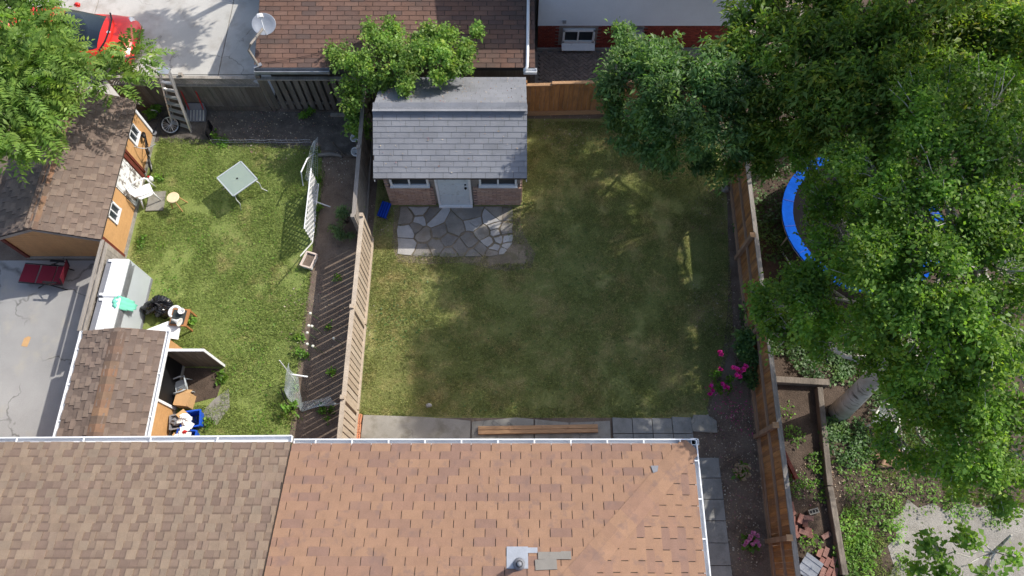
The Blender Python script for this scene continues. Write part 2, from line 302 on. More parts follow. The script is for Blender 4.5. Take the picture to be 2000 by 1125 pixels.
# lawn sheet and blades share one colour field
def grassmat(name, leaf, shade, dry=0.0):
    k = NT(name); v = k.pos()
    a = k.noise(v, .9, 7, .68); b = k.noise(v, 3.2, 5, .65); c2 = k.noise(v, 26, 3, .7)
    green = k.mix(b, tuple(x*shade for x in (.145, .215, .05))+(1,), tuple(x*shade for x in (.285, .36, .1))+(1,))
    straw = k.mix(c2, tuple(x*shade for x in (.33, .27, .115))+(1,), tuple(x*shade for x in (.46, .385, .18))+(1,))
    f = k.maprange(k.math('ADD', k.math('MULTIPLY', a, .7), k.math('MULTIPLY', b, .35)), .555-dry*.09, .72-dry*.1, 0.03+dry*.22, .85)
    if dry: green = k.mix(.32, green, (.2, .17, .085, 1))
    if leaf:
        rn = k.rand(); f = k.math('ADD', f, k.maprange(rn, 0, 1, -.3, .25)); f = k.n('Clamp', {0: f}).outputs[0]
    else:
        straw = k.mix(.35, straw, (.135, .105, .07, 1)); green = k.mix(.35, green, (.1, .085, .04, 1))
    col = k.mix(f, green, straw)
    if leaf:
        j = k.maprange(k.math('FRACT', k.math('MULTIPLY', k.rand(), 7.31)), 0, 1, .38, 1.65); col = k.mix(1.0, col, k.n('CombineXYZ', {0: j, 1: j, 2: j}).outputs[0], 'MULTIPLY')
        k.set(k.p.inputs['Base Color'], col); k.p.inputs['Roughness'].default_value = .6; k.p.inputs['Specular IOR Level'].default_value = .2
        tr = k.n('BsdfTranslucent', {'Color': col}); mx = k.n('MixShader', {0: .3, 1: k.p.outputs[0], 2: tr.outputs[0]})
        k.t.links.new(mx.outputs[0], k.out.inputs['Surface'])
    else:
        k.set(k.p.inputs['Base Color'], col); k.p.inputs['Roughness'].default_value = .95; k.p.inputs['Specular IOR Level'].default_value = .1
        k.set(k.p.inputs['Normal'], k.n('Bump', {'Strength': .9, 'Distance': .03, 'Height': k.noise(v, 40, 5)}).outputs[0])
    return k.m
m['turf'] = grassmat('turf', False, 1.18); m['blade'] = grassmat('grass_blade', True, 1.18)
m['turf_worn'] = grassmat('turf_worn', False, 1.3, .55); m['blade_worn'] = grassmat('grass_blade_worn', True, 1.3, .55)

# ================================================================ THE SETTING
def inview(v, mx=30):
    y, z = v[1], v[2]-CAM_H; dep = y*_s-z*_c
    if dep < .1: return False
    px = 1000+FPX*v[0]/dep; py = 562.5-FPX*(y*_c+z*_s)/dep
    return -mx < px < 2000+mx and -mx < py < 1125+mx
def sheet(name, poly, z, mt):
    b = MB(); b.add([(x, y, z) for x, y in poly], [tuple(range(len(poly)))]); return struct(b.build(name, mt))
G = MB(); G.add([(-600, -600, 0), (600, -600, 0), (600, 600, 0), (-600, 600, 0)], [(0, 1, 2, 3)])
struct(G.build('ground', m['soil']))
sheet('lawn', [(-3.62, 3.4), (3.4, 3.4), (4.75, 3.6), (5.4, 5.5), (5.7, 8), (5.75, 11.95), (.3, 11.95), (-3.62, 11.95)], .006, m['turf_worn'])
sheet('side_lawn', [(-9.85, 2.3), (-5.05, 2.3), (-5.15, 8), (-5.1, 10.2), (-5.3, 11.1), (-8, 11.35), (-9.9, 11.5)], .006, m['turf'])
sheet('rear_soil_strip', [(-10.6, 11.2), (-5.2, 10.9), (-3.75, 10.6), (-3.75, 12.15), (-10.6, 12.25)], .011, m['soil_grey'])
sheet('garden_bed_soil', [(-5.12, 2.3), (-3.7, 2.3), (-3.75, 10.7), (-5.2, 10.8), (-5.0, 8.2), (-5.15, 6)], .011, m['bed_soil'])
sheet('worn_dirt', [(-3.1, 7.95), (-2.9, 7.5), (-2.1, 7.45), (-1.3, 7.5), (-.7, 7.35), (-.1, 7.25), (.5, 7.35), (.6, 7.75), (.35, 8.2), (.2, 8.7), (.25, 9.1), (-3.1, 9.1)], .009, m['dusty'])
sheet('flower_bed_soil', [(4.7, -3), (5.52, -3), (5.58, 3.4), (5.75, 9.6), (5.62, 8.4), (5.35, 6.2), (5.0, 4.7), (4.55, 3.75), (4.7, 3.2)], .011, m['soil'])
sheet('asphalt_drive', [(-30, -3), (-9.72, -3), (-9.72, 7.55), (-30, 7.55)], .012, m['asphalt'])
sheet('gravel_drive', [(8.0, -6), (18, -6), (18, 2.0), (12, 1.55), (11.4, 1.45), (10.9, 1.62), (10.3, 1.5), (10.0, 1.66), (9.6, 1.42), (9.35, 1.6), (9.0, 1.5), (8.8, 1.68), (8.62, 1.4), (8.35, 1.25), (8.4, .9), (8.15, .7), (8.2, .3), (8.0, 0)], .008, m['gravel'])
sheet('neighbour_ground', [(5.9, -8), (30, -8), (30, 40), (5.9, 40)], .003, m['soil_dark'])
sheet('paved_court', [(.66, 12.3), (6.6, 12.3), (7.4, 14.2), (8.9, 14.6), (8.9, 24), (.66, 24)], .006, m['mortar'])

# concrete drive of the neighbour behind: cast panels with open joints
drv = struct(MB().box((-16, 17.4, .008), (18.6, 10, .016)).build('concrete_drive', m['tab_edge']))
xs = [-25, -19.6, -16.1, -12.55, -8.45, -6.72]; ys = [12.44, 13.42, 17.0, 22.3]
for i in range(len(xs)-1):
    for j in range(len(ys)-1):
        a, b, c, d = xs[i]+.012, xs[i+1]-.012, ys[j]+.012, ys[j+1]-.012
        bpiece('concrete_panel', m['concrete'], drv, ((a+b)/2, (c+d)/2, .05), (b-a, d-c, .085))

# patio: poured pads and slabs behind the main house, slab path down its side
pat = struct(MB().box((.2, 2.6, .012), (7.6, 1.8, .016)).build('patio', m['soil']))
def pad(poly, h=.07, mt='concrete_pad', name='concrete_pad', parent=pat):
    return MB().prism(poly, .0, h).build(name, m[mt], parent)
pad([(-3.5, 2.0), (-.95, 2.0), (-.96, 3.42), (-1.3, 3.46), (-2.2, 3.52), (-3.45, 3.56)])
pad([(-.92, 2.0), (.48, 2.0), (.5, 3.46), (.1, 3.5), (-.6, 3.43), (-.93, 3.4)])
pad([(.51, 2.0), (2.25, 2.0), (2.27, 3.42), (1.3, 3.38), (.53, 3.46)])
for i in range(4):
    for j in range(3):
        x = 2.33+i*.462; y = 3.14-j*.462
        top = .33 if (j == 0) else .44
        h = .065+U(-.008, .008)
        if j == 0: pad([(x, y), (x+.445, y), (x+.445, y+.33+U(0, .05)), (x, y+.33+U(0, .05))], h, 'slab', 'patio_slab')
        else: pad([(x, y), (x+.445, y), (x+.445, y+.445), (x, y+.445)], h, 'slab', 'patio_slab')
pad([(4.16, 3.18), (4.72, 3.15), (4.73, 3.42), (4.55, 3.55), (4.22, 3.56), (4.14, 3.4)], .085, 'concrete_pad', 'patio_slab')
pth = struct(MB().box((4.24, .1, .012), (1.0, 4.2, .016)).build('path', m['soil']))
for j in range(11):
    y = 2.14-j*.455
    for i in range(2):
        x = 3.78+i*.46
        MB().prism([(x, y), (x+.447, y+U(-.006, .006)), (x+.447, y+.44), (x, y+.44)], 0, .06+U(-.008, .01)).build('path_slab', m['slab'], pth)

# ---- flagstones laid before the shed door
def voronoi(pts, x0, x1, y0, y1):
    out = []
    for i, p in enumerate(pts):
        poly = [(x0+.05, y0+.06), (x0+.6, y0), (x1-.9, y0-.02), (x1-.25, y0+.06), (x1-.02, y0+.4), (x1, y1-.1), (x1-.05, y1), (x0+.05, y1), (x0, y1-.5)]
        for j, q in enumerate(pts):
            if i == j: continue
            mx, my = (p[0]+q[0])/2, (p[1]+q[1])/2; nx, ny = q[0]-p[0], q[1]-p[1]; new = []
            for a in range(len(poly)):
                A, B = poly[a], poly[(a+1) % len(poly)]
                da = (A[0]-mx)*nx+(A[1]-my)*ny; db = (B[0]-mx)*nx+(B[1]-my)*ny
                if da <= 0: new.append(A)
                if da*db < 0:
                    t = da/(da-db); new.append((A[0]+(B[0]-A[0])*t, A[1]+(B[1]-A[1])*t))
            poly = new
            if len(poly) < 3: break
        if len(poly) >= 3: out.append((p, poly))
    return out
def shrink(poly, g):
    cx = sum(p[0] for p in poly)/len(poly); cy = sum(p[1] for p in poly)/len(poly); o = []
    for x, y in poly:
        d = math.hypot(x-cx, y-cy); f = max(.3, (d-g)/d) if d > 0 else 1; o.append((cx+(x-cx)*f, cy+(y-cy)*f))
    return o
flag = struct(MB().prism([(-3.0, 7.74), (-2.4, 7.64), (-1.5, 7.7), (-.7, 7.6), (-.1, 7.72), (.03, 8.2), (.02, 9.14), (-3.0, 9.14)], 0, .012).build('flagstone_terrace', m['dusty']))
big = [(-2.75, 8.78), (-2.15, 8.8), (-2.72, 7.95), (-1.95, 7.95), (-1.5, 8.5), (-1.1, 8.9), (-.75, 8.35), (-.35, 8.9), (-1.35, 7.92), (-.8, 7.85), (-1.9, 8.38), (-.2, 8.42), (-.15, 8.9)]
small = [(-2.46, 8.98), (-2.43, 8.7), (-2.52, 8.5), (-2.7, 8.4), (-2.3, 8.3), (-2.05, 8.72), (-1.02, 8.62), (-.52, 8.72), (-.45, 8.52), (-.42, 8.35), (-.6, 8.08), (-.45, 7.92), (-.35, 8.15), (-.15, 8.14), (-.12, 7.95), (-.2, 7.78), (-.5, 7.74), (-1.1, 8.1), (-2.3, 7.8), (-1.65, 8.12), (-1.6, 7.75), (-.95, 7.7)]
pale = {(-2.46, 8.98), (-2.43, 8.7), (-2.7, 8.4), (-2.05, 8.72), (-1.02, 8.62), (-.52, 8.72), (-.45, 8.52), (-.42, 8.35), (-.6, 8.08), (-.45, 7.92), (-.35, 8.15), (-.15, 8.14), (-.12, 7.95), (-2.72, 7.95), (-.2, 7.78)}
for p, poly in voronoi(big+small, -3.0, .05, 7.66, 9.12):
    q = []
    pl = shrink(poly, U(.015, .04))
    for a in range(len(pl)):
        A, B = pl[a], pl[(a+1) % len(pl)]; q.append(A)
        if math.dist(A, B) > .16: q.append(((A[0]+B[0])/2+U(-.025, .025), (A[1]+B[1])/2+U(-.025, .025)))
    MB().prism(q, .0, .02+U(0, .016)).build('flagstone', m['flag_pale' if p in pale else 'flag'], flag)

# ---- herringbone pavers of the court behind the orange fence
court = bpy.data.objects['paved_court']; pl_, pw_ = .2, .1; cnt = 0
def paver(x, y, ang):
    global cnt
    v = Vector((x, y, .03))
    if not inview(v) or cnt > 290 or not ((.8 < x < 2.9 and 12.5 < y < 14.3) or (7.4 < x < 8.6 and 14.6 < y < 16.3)): return
    cnt += 1; bpiece('paver', m['paver'], court, (x, y, .03+U(0, .004)), (pl_-.012, pw_-.012, .05), rZ(ang))
ca = R(45)
for i in range(-70, 130):
    for n_ in range(-50, 60):
        # standard herringbone: each step along the diagonal places one lying and one standing brick
        bx, by = i*pw_+n_*2*pw_, i*pw_-n_*2*pw_
        for (u, w, a) in ((bx+pw_, by+pw_/2, 0), (bx+pw_/2+2*pw_-pw_*2, by+pw_*2, math.pi/2)):
            X = 4.5+(u*math.cos(ca)-w*math.sin(ca)); Y = 13.4+(u*math.sin(ca)+w*math.cos(ca)); paver(X, Y, ca+a)

# ================================================================ BUILDINGS
_low = {}
def lowmesh(mt, band):
    k_ = mt.name+band.name
    if k_ not in _low:
        b = MB().box((0, -.17, 0), (1, .66, 1)); me = b.box((0, .33, 0), (1, .34, 1)).mesh('laminate_tab', mt); me.materials.append(band)
        for p_ in me.polygons:
            if p_.index >= 6: p_.material_index = 1
        _low[k_] = me
    return _low[k_]
def slope_shingles(parent, A, xd, up, width, length, tabw, expo, mt, th=.012, limit=300, clip=None, gap=.013, lam=None, pname='shingle', stagger=.5, off=0.0, bandmt=None):
    bandmt = bandmt or m['lam_band']
    A = Vector(A); xd = Vector(xd).normalized(); up = Vector(up).normalized(); n = xd.cross(up)
    sgn = 1
    if n.z < 0: n = -n; sgn = -1
    items = []
    for r in range(int(math.ceil(length/expo))):
        y0 = r*expo; xa, xb = clip(y0+expo/2) if clip else (0, width)
        if xb-xa < .04: continue
        x = -tabw*(((r % 2)*stagger)+off*r+U(0, .03))
        while x > xa: x -= tabw
        nlay = r % 2
        while x < xb:
            w = tabw if not lam else tabw*U(.5, 1.2)
            a, b = max(x, xa), min(x+w, xb)
            if b-a > .03:
                mm = mt; t = th
                if lam:
                    nlay = (nlay+1) % 2 if random.random() < .85 else nlay
                    mm = mt if nlay else lam; t = th*(2.1 if nlay else 1.0)
                items.append((a, b, y0, mm, t))
            x += w
    B3 = None; used = 0; rest = {}
    vis = []
    for it in items:
        a, b, y0, mm, t = it
        c = A+xd*((a+b)/2)+up*(y0+expo/2)
        vis.append((0 if inview(parent.matrix_basis @ c if parent.parent is None else c, 5) else 1, it, c))
    order = sorted(range(len(vis)), key=lambda i: vis[i][0])
    for i in order:
        fl, (a, b, y0, mm, t), c = vis[i]
        tilt = math.atan2(t*.9, expo)
        fr = frame(xd*sgn, up, n) if sgn > 0 else frame(-xd, up, n)
        rot = fr @ rX(-tilt)
        L = expo*1.13; cc = c+n*(t/2+.004)+up*(expo*.05)
        d = (b-a-(gap if not lam else .003), L, t)
        if fl == 0 and used < limit:
            piece(pname, lowmesh(mm, bandmt) if (lam and mm is lam) else unitbox(mm), parent, Matrix.Translation(cc) @ rot.to_4x4() @ Matrix.Diagonal((*d, 1))); used += 1
        else:
            if lam and mm is lam:
                rest.setdefault(mm.name, (mm, MB()))[1].box(cc-up*(L*.17), (d[0], L*.66, t), rot); rest.setdefault('band', (bandmt, MB()))[1].box(cc+up*(L*.33), (d[0], L*.34, t), rot)
            else: rest.setdefault(mm.name, (mm, MB()))[1].box(cc, d, rot)
    for mm, b in rest.values(): stuff(b.build(pname+'_field', mm, parent))

def gutter(parent, a, b, out, mt=None, brackets=0.6, w=.1, name='gutter'):
    """open U channel from a to b; out = horizontal unit vector away from the wall"""
    mt = mt or m['white_metal']; a = Vector(a); b = Vector(b); out = Vector(out); d = (b-a).normalized(); z = Vector((0, 0, 1))
    g = MB(); L = (b-a)
    g.beam(a+out*w, b+out*w, .014, .09); g.beam(a+out*(w+.002)+z*.045, b+out*(w+.002)+z*.045, .022, .012)
    g.beam(a+out*.004, b+out*.004, .008, .1); g.beam(a+out*w/2-z*.045, b+out*w/2-z*.045, w, .008)
    for e in (a, b): g.beam(e-d*.004+out*w/2, e+d*.004+out*w/2, w, .088)
    go = g.build(name, mt, parent)
    if brackets:
        n = int(L.length/brackets)
        for i in range(n):
            p = a+d*(brackets*(i+.6)); MB().beam(p-out*.02+z*.04, p+out*w+z*.04, .025, .012).build('bracket', mt, go)
    return go

# ---- main house: right half (hipped, three-tab tan shingles)
EZ = 3.0; SL = .28; XP = -4.1; XR = 3.36; YE = 2.36; YR = -3.2
un = Vector((0, -1, SL)).normalized(); HR = EZ+(YE-YR)*SL
hr = thing('semi_detached_house', 'nearest house with orange-tan three-tab shingle hip roof, vent pipe and white gutters', 'house', (0, 0, 0))
MB().prism([(XP, YR*2-YE+.45), (XR-.4, YR*2-YE+.45), (XR-.4, YE-.4), (XP, YE-.4)], 0, EZ-.1).build('wall', m['brick_pink'], hr)
XH = XR-(YE-YR)
deck = MB()
deck.add([(XP, YE, EZ), (XR, YE, EZ), (XR, 2*YR-YE, EZ), (XP, 2*YR-YE, EZ), (XP, YR, HR), (XH, YR, HR)], [(1, 0, 4, 5), (2, 1, 5), (3, 2, 5, 4), (0, 3, 4), (0, 1, 2, 3)])
dk = deck.build('roof', m['tab_edge'], hr)
slope_shingles(dk, (XP, YE, EZ), (1, 0, 0), un, XR-XP, 6.2, .372, .158, m['tab_tan'], .011, 300, lambda s: (0.0, XR-XP-s*abs(un.y)), off=.02)
ur = Vector((-1, 0, SL)).normalized()
slope_shingles(dk, (XR, YE, EZ), (0, -1, 0), ur, 9, 6.2, .372, .158, m['tab_tan'], .011, 90, lambda s: (s*abs(ur.x), min(11.12-s*abs(ur.x), 6.5)), pname='side_shingle')
hd = Vector((-1, -1, SL)).normalized()
cap = MB(); w_ = .2
c0 = Vector((0, 0, 0)); la = Vector((1, -1, 0)).normalized()
# a bent cap: one wing lies on each slope
wl = (Vector((-1, 1, 0)).normalized()*w_); n_back = Vector((0, SL, 1)).normalized(); n_side = Vector((SL, 0, 1)).normalized()
wl.z = -SL*wl.y; wr = (Vector((1, -1, 0)).normalized()*w_); wr.z = -SL*wr.x
L_ = hd*.3
cap.add([wl, Vector((0, 0, .004)), wr, wl+L_, L_+Vector((0, 0, .004)), wr+L_], [(0, 1, 4, 3), (1, 2, 5, 4)])
cap.add([wl-Vector((0, 0, .006)), Vector((0, 0, -.004)), wr-Vector((0, 0, .006)), wl, Vector((0, 0, .004)), wr], [(0, 1, 4, 3), (1, 2, 5, 4)])
cm = cap.mesh('hip_cap', m['tab_tan'])
for i in range(26):
    p = Vector((XR, YE, EZ))+hd*(.03+.27*i)+Vector((0, 0, .026+.001*(i % 2))); piece('hip_cap_shingle', cm, dk, Matrix.Translation(p))
gutter(hr, (XP+.03, YE-.02, EZ-.03), (XR+.12, YE-.02, EZ-.03), (0, 1, 0), brackets=.68)
gutter(hr, (XR-.02, YE+.1, EZ-.03), (XR-.02, -8, EZ-.03), (1, 0, 0), brackets=.68)
def roofz(y): return EZ+(YE-y)*SL
# plumbing vent with its flashing sheet, and patches
p = at(1014, 1100, roofz(.1)); zp = roofz(p.y)
nb = Vector((0, SL, 1)).normalized(); fr = frame((1, 0, 0), Vector((0, 1, -SL)).normalized(), nb)
vp = MB().tube([(p.x, p.y-.02, zp), (p.x, p.y-.02, zp+.42)], .055, 14, False).tube([(p.x, p.y-.02, zp+.42), (p.x, p.y-.02, zp+.1)], .042, 14).build('vent_pipe', m['grey_plastic'], hr, True)
MB().lathe([(.12, zp-.03), (.095, zp+.06), (.07, zp+.14), (.06, zp+.15)], (p.x, p.y-.02, 0), 16).build('vent_boot', m['grey_plastic'], vp, True)
MB().box((p.x-.03, p.y+.09, zp+.0), (.36, .36, .006), fr).box((p.x+.14, p.y+.25-.045, zp-.035), (.34, .09, .007), fr).build('flashing', m['flash'], vp)
q = at(1078, 1095, roofz(.2)); zq = roofz(q.y)+.032
for dx, dy, sx, sy in ((-.13, .08, .2, .12), (.06, .08, .19, .12), (.24, .085, .17, .13), (-.1, -.06, .36, .17)):
    MB().box((q.x+dx, q.y+dy, roofz(q.y+dy)+.034+dx*.01), (sx, sy, .01), fr @ rZ(.04 if dy < 0 else 0)).build('patch_shingle', m['patch'], dk)
q = at(1279, 917, roofz(1.8)); MB().prism([(-.07, .07), (.07, .07), (.04, -.04), (-.04, -.07)], 0, .008, fr.to_4x4()).build('patch_shingle', m['grey_plastic'], dk).location = (q.x, q.y, roofz(q.y)+.034)

# ---- main house: left half (weathered laminate shingles)
hl = thing('semi_detached_house', 'left half of the nearest pair with weathered grey-brown laminate shingle roof', 'house', (0, 0, 0))
MB().prism([(-20, YR*2-YE+.4), (XP-.02, YR*2-YE+.4), (XP-.02, YE-.4), (-20, YE-.4)], 0, EZ-.1).build('wall', m['brick_pink'], hl)
dl = MB().add([(-20, YE, EZ), (XP-.01, YE, EZ), (XP-.01, 2*YR-YE, EZ), (-20, 2*YR-YE, EZ), (-20, YR, HR), (XP-.01, YR, HR)], [(1, 0, 4, 5), (3, 2, 5, 4), (0, 3, 4), (2, 1, 5), (0, 1, 2, 3)]).build('roof', m['tab_edge'], hl)
slope_shingles(dl, (XP-.02, YE+.02, EZ+.012), (-1, 0, 0), un, 8.0, 3.4, .175, .152, m['lam_hi'], .013, 300, lam=m['lam_lo'])
gutter(hl, (-20, YE-.09, EZ-.03), (XP-.02, YE+.03, EZ-.03), (0, 1, 0), brackets=1.25, w=.12)

# ---- grey-roofed brick garden shed
SX0, SX1, SY0, SY1 = -3.2, .24, 9.18, 11.6
gs = thing('garden_shed', 'brick garden shed with grey shingle roof and white door on the shaded lawn', 'shed', (SX0, SY0, 0))
L = SX1-SX0; D = SY1-SY0; EW = 1.72
shell = MB().prism([(0.02, .04), (L-.02, .04), (L-.02, D), (0.02, D)], 0, EW)
shell.add([(0.02, .04, EW), (0.02, D, EW), (0.02, D/2, 2.42), (L-.02, .04, EW), (L-.02, D, EW), (L-.02, D/2, 2.42)], [(0, 2, 1), (3, 4, 5)])
wl_ = shell.build('wall', m['mortar'], gs)
def bricks(bw, bh, x0, x1, z0, z1, place, holes, mt, name='brick_course', dark=None):
    b = MB(); r = 0; z = z0
    while z < z1-.01:
        x = x0-(bw/2 if r % 2 else 0)
        while x < x1:
            a, c = max(x, x0)+.005, min(x+bw, x1)-.005
            if c-a > .02 and not any(h[0] < c and h[1] > a and h[2] < z+bh and h[3] > z for h in holes): place(b, a, c, z, min(z+bh-.009, z1), U(-.003, .004))
            x += bw
        z += bh; r += 1
    return b
DX0, DX1 = -1.86-SX0, -1.1-SX0
W1, W2 = (.16, 1.12), (L-1.06, L-.12)
holes = [(DX0-.07, DX1+.07, 0, 1.8), (W1[0]-.03, W1[1]+.03, .92, 1.7), (W2[0]-.03, W2[1]+.03, .92, 1.7)]
fb = lambda b, a, c, z, z2, j: b.box(((a+c)/2, .012-j, (z+z2)/2), (c-a, .06, z2-z))
stuff(bricks(.2, .065, 0, L, .03, 1.7, fb, holes, None).build('brick_course', m['brick_pink'], wl_))
sb = lambda b, a, c, z, z2, j: b.box((L-.012+j, (a+c)/2, (z+z2)/2), (.06, c-a, z2-z))
stuff(bricks(.2, .065, 0.05, D, .03, 1.7, sb, [], None).build('brick_course', m['brick_pink'], wl_))
sb = lambda b, a, c, z, z2, j: b.box((.012-j, (a+c)/2, (z+z2)/2), (.06, c-a, z2-z))
stuff(bricks(.2, .065, 0.05, D, .03, 1.7, sb, [], None).build('brick_course', m['brick_pink'], wl_))
for (a, c) in (W1, W2):
    wo = MB().beam((a, -.01, 1.05), (c, -.01, 1.05), .09, .05).beam((a, -.01, 1.62), (c, -.01, 1.62), .09, .05).box((a+.025, -.01, 1.33), (.05, .09, .52)).box((c-.025, -.01, 1.33), (.05, .09, .52)).box(((a+c)/2, -.012, 1.33), (.04, .07, .52)).build('window', m['white_paint'], gs)
    for s in (0, 1):
        w2 = (c-a-.14)/2; x = a+.05+w2/2+s*(w2+.04); MB().box((x, .0, 1.33), (w2, .02, .52)).build('pane', m['win_glass'], wo)
    MB().box(((a+c)/2, -.03, 1.012), (c-a+.04, .12, .03)).build('sill', m['white_paint'], wo)
    n = int((c-a+.1)/.065)
    for i in range(n): bpiece('soldier_brick', m['brick_dark'], wo, (a-.05+.033+i*.065, -.005, .955), (.057, .07, .075))
dr = MB().box(((DX0+DX1)/2, -.02, .9), (DX1-DX0, .045, 1.66)).build('door', m['door_white'], gs)
for zz in (.38, .92, 1.42):
    for xx in (-.17, .17): MB().box(((DX0+DX1)/2+xx, -.044, zz), (.24, .014, .4)).build('door_panel', m['door_white'], dr, bevel=.006)
MB().lathe([(.0, 0), (.03, .0), (.035, .03), (.02, .05), (0, .05)], (DX1-.07, -.045, .95), 10, rX(R(90))).lathe([(.0, 0), (.025, .0), (.025, .02), (0, .02)], (DX1-.07, -.045, 1.1), 10, rX(R(90))).build('door_handle', m['black'], dr, True)
fo = MB().box((DX0-.035, -.01, .88), (.06, .1, 1.72)).box((DX1+.035, -.01, .88), (.06, .1, 1.72)).box(((DX0+DX1)/2, -.03, .055), (DX1-DX0+.12, .16, .05)).build('door_frame', m['white_paint'], gs)
EY, EZs, RY, RZ = 8.88-SY0, 1.8, 10.38-SY0, 2.5
X0, X1 = -3.32-SX0, .36-SX0; sl = (RZ-EZs)/(RY-EY); EYb = 2*RY-EY
rf = MB().hexa([(X0, EY, EZs-.06), (X1, EY, EZs-.06), (X1, RY, RZ-.06), (X0, RY, RZ-.06), (X0, EY, EZs), (X1, EY, EZs), (X1, RY, RZ), (X0, RY, RZ)])
rf.hexa([(X0, RY, RZ-.06), (X1, RY, RZ-.06), (X1, EYb, EZs-.06), (X0, EYb, EZs-.06), (X0, RY, RZ), (X1, RY, RZ), (X1, EYb, EZs), (X0, EYb, EZs)])
rfo = rf.build('roof', m['tab_edge'], gs)
ug = Vector((0, 1, sl)).normalized(); Ls = (RY-EY)/ug.y
slope_shingles(rfo, (X0, EY, EZs), (1, 0, 0), ug, X1-X0, Ls, .336, .137, m['tab_grey'], .011, 200, off=.13, gap=.007)
ub = Vector((0, -1, sl)).normalized()
slope_shingles(rfo, (X0, EYb, EZs), (1, 0, 0), ub, X1-X0, Ls, .336, .137, m['tab_grey'], .009, 160, off=.13, gap=.005, pname='rear_shingle')
cap = MB().add([(-.05, -.14, -.14*sl+.018), (-.05, 0, .02), (-.05, .14, -.14*sl+.018), (.05, -.14, -.14*sl+.03), (.05, 0, .032), (.05, .14, -.14*sl+.03)], [(0, 3, 4, 1), (1, 4, 5, 2), (0, 1, 2), (3, 5, 4)])
cm = cap.mesh('ridge_cap', m['tab_grey'])
for i in range(int((X1-X0)/.078)): piece('ridge_cap_shingle', cm, rfo, Matrix.Translation((X0+.05+.078*i, RY, RZ+.01)))
for x in (X0+.012, X1-.012):
    MB().hexa([(x-.012, EY, EZs-.16), (x+.012, EY, EZs-.16), (x+.012, RY, RZ-.16), (x-.012, RY, RZ-.16), (x-.012, EY, EZs-.05), (x+.012, EY, EZs-.05), (x+.012, RY, RZ-.05), (x-.012, RY, RZ-.05)]).hexa([(x-.012, RY, RZ-.16), (x+.012, RY, RZ-.16), (x+.012, EYb, EZs-.16), (x-.012, EYb, EZs-.16), (x-.012, RY, RZ-.05), (x+.012, RY, RZ-.05), (x+.012, EYb, EZs-.05), (x-.012, EYb, EZs-.05)]).build('barge_board', m['white_paint'], gs)

# ---- garage of the neighbour behind, brown shingles
GX0, GX1, GY, GZ, gsl = -6.66, .6, 12.2, 1.8, .2
ga = thing('garage', 'low garage with faded brown shingle roof half covered by the vine', 'garage', (GX0, GY, 0))
GW = GX1-GX0; GL = 2.45
MB().prism([(.2, .28), (GW-.12, .28), (GW-.12, GL*2-.3), (.2, GL*2-.3)], 0, GZ-.08).build('wall', m['wood_grey'], ga)
gd = MB().add([(0, 0, GZ), (GW, 0, GZ), (GW, GL, GZ+GL*gsl), (0, GL, GZ+GL*gsl), (0, 2*GL, GZ), (GW, 2*GL, GZ), (0, 0, GZ-.1), (GW, 0, GZ-.1), (0, 2*GL, GZ-.1), (GW, 2*GL, GZ-.1)], [(0, 1, 2, 3), (3, 2, 5, 4), (6, 7, 1, 0), (9, 8, 4, 5), (6, 8, 9, 7), (6, 0, 3, 4, 8), (7, 9, 5, 2, 1)]).build('roof', m['tab_edge'], ga)
ugr = Vector((0, 1, gsl)).normalized()
slope_shingles(gd, (0, 0, GZ), (1, 0, 0), ugr, GW, 2.48, .375, .136, m['tab_brown'], .011, 300, gap=.018, off=.04)
gutter(ga, (0.02, 0, GZ-.04), (1.95, 0, GZ-.04), (0, -1, 0), m['grey_metal'], 0, .13)
gutter(ga, (GW-.3, 0, GZ-.06), (GW+.04, 0, GZ-.06), (0, -1, 0), None, 0, .12, 'gutter_end')
dpx = GW-.2
MB().tube([(dpx+.04, 2.4, GZ+2.4*gsl+.07), (dpx, .3, GZ+.3*gsl+.07), (dpx-.01, .0, GZ+.05), (dpx-.08, -.1, GZ-.02)], .042, 10).build('downspout', m['white_metal'], ga, True)
# thin cable sagging over the shingles
cab = [Vector((.3+i*.16, .12+.5*(i/14)**1.4, GZ+.03+(.12+.5*(i/14)**1.4)*gsl+.02)) for i in range(15)]
MB().tube(cab, .006, 4).build('cable', m['black'], ga)

# ---- white-sided brick house behind the court
bx0, bx1, by = .74, 6.5, 14.42
bh = thing('brick_house', 'white-sided house with red brick base behind the paved court', 'house', (bx0, by, 0))
BW = bx1-bx0
w0 = MB().prism([(0, .02), (BW, .02), (BW, 8), (0, 8)], 0, 4.3).build('wall', m['mortar'], bh)
MB().box((BW/2, -.03, .06), (BW+.04, .12, .12)).build('footing', m['slab'], bh)
fb2 = lambda b, a, c, z, z2, j: b.box(((a+c)/2, .0-j, (z+z2)/2), (c-a, .05, z2-z))
stuff(bricks(.2, .065, 0, BW, .12, 1.0, fb2, [(.68, 1.66, .2, .9), (2.55, 3.0, .4, .9)], None).build('brick_course', m['brick_red'], w0))
fb3 = lambda b, a, c, z, z2, j: b.box((BW-.0+j, (a+c)/2, (z+z2)/2), (.05, c-a, z2-z))
stuff(bricks(.2, .065, 0.03, 8, .12, 4.2, fb3, [], None).build('brick_course', m['brick_red'], w0))
for i in range(33): bpiece('siding_board', m['siding_white'], bh, (BW/2, -.035, 1.05+i*.1), (BW+.03, .016, .092), rX(R(-13)))  # gaps bare the darker wall, which imitates shadow lines between boards
wo = MB().box((1.17, -.03, .82), (.92, .08, .06)).box((1.17, -.03, .38), (.92, .08, .06)).box((.74, -.03, .6), (.06, .08, .5)).box((1.6, -.03, .6), (.06, .08, .5)).box((1.15, -.03, .6), (.04, .07, .4)).build('window', m['white_paint'], bh)
MB().box((.95, -.01, .6), (.36, .02, .4)).build('pane', m['win_glass'], wo); MB().box((1.37, -.01, .6), (.38, .02, .4)).build('pane', m['win_glass'], wo)
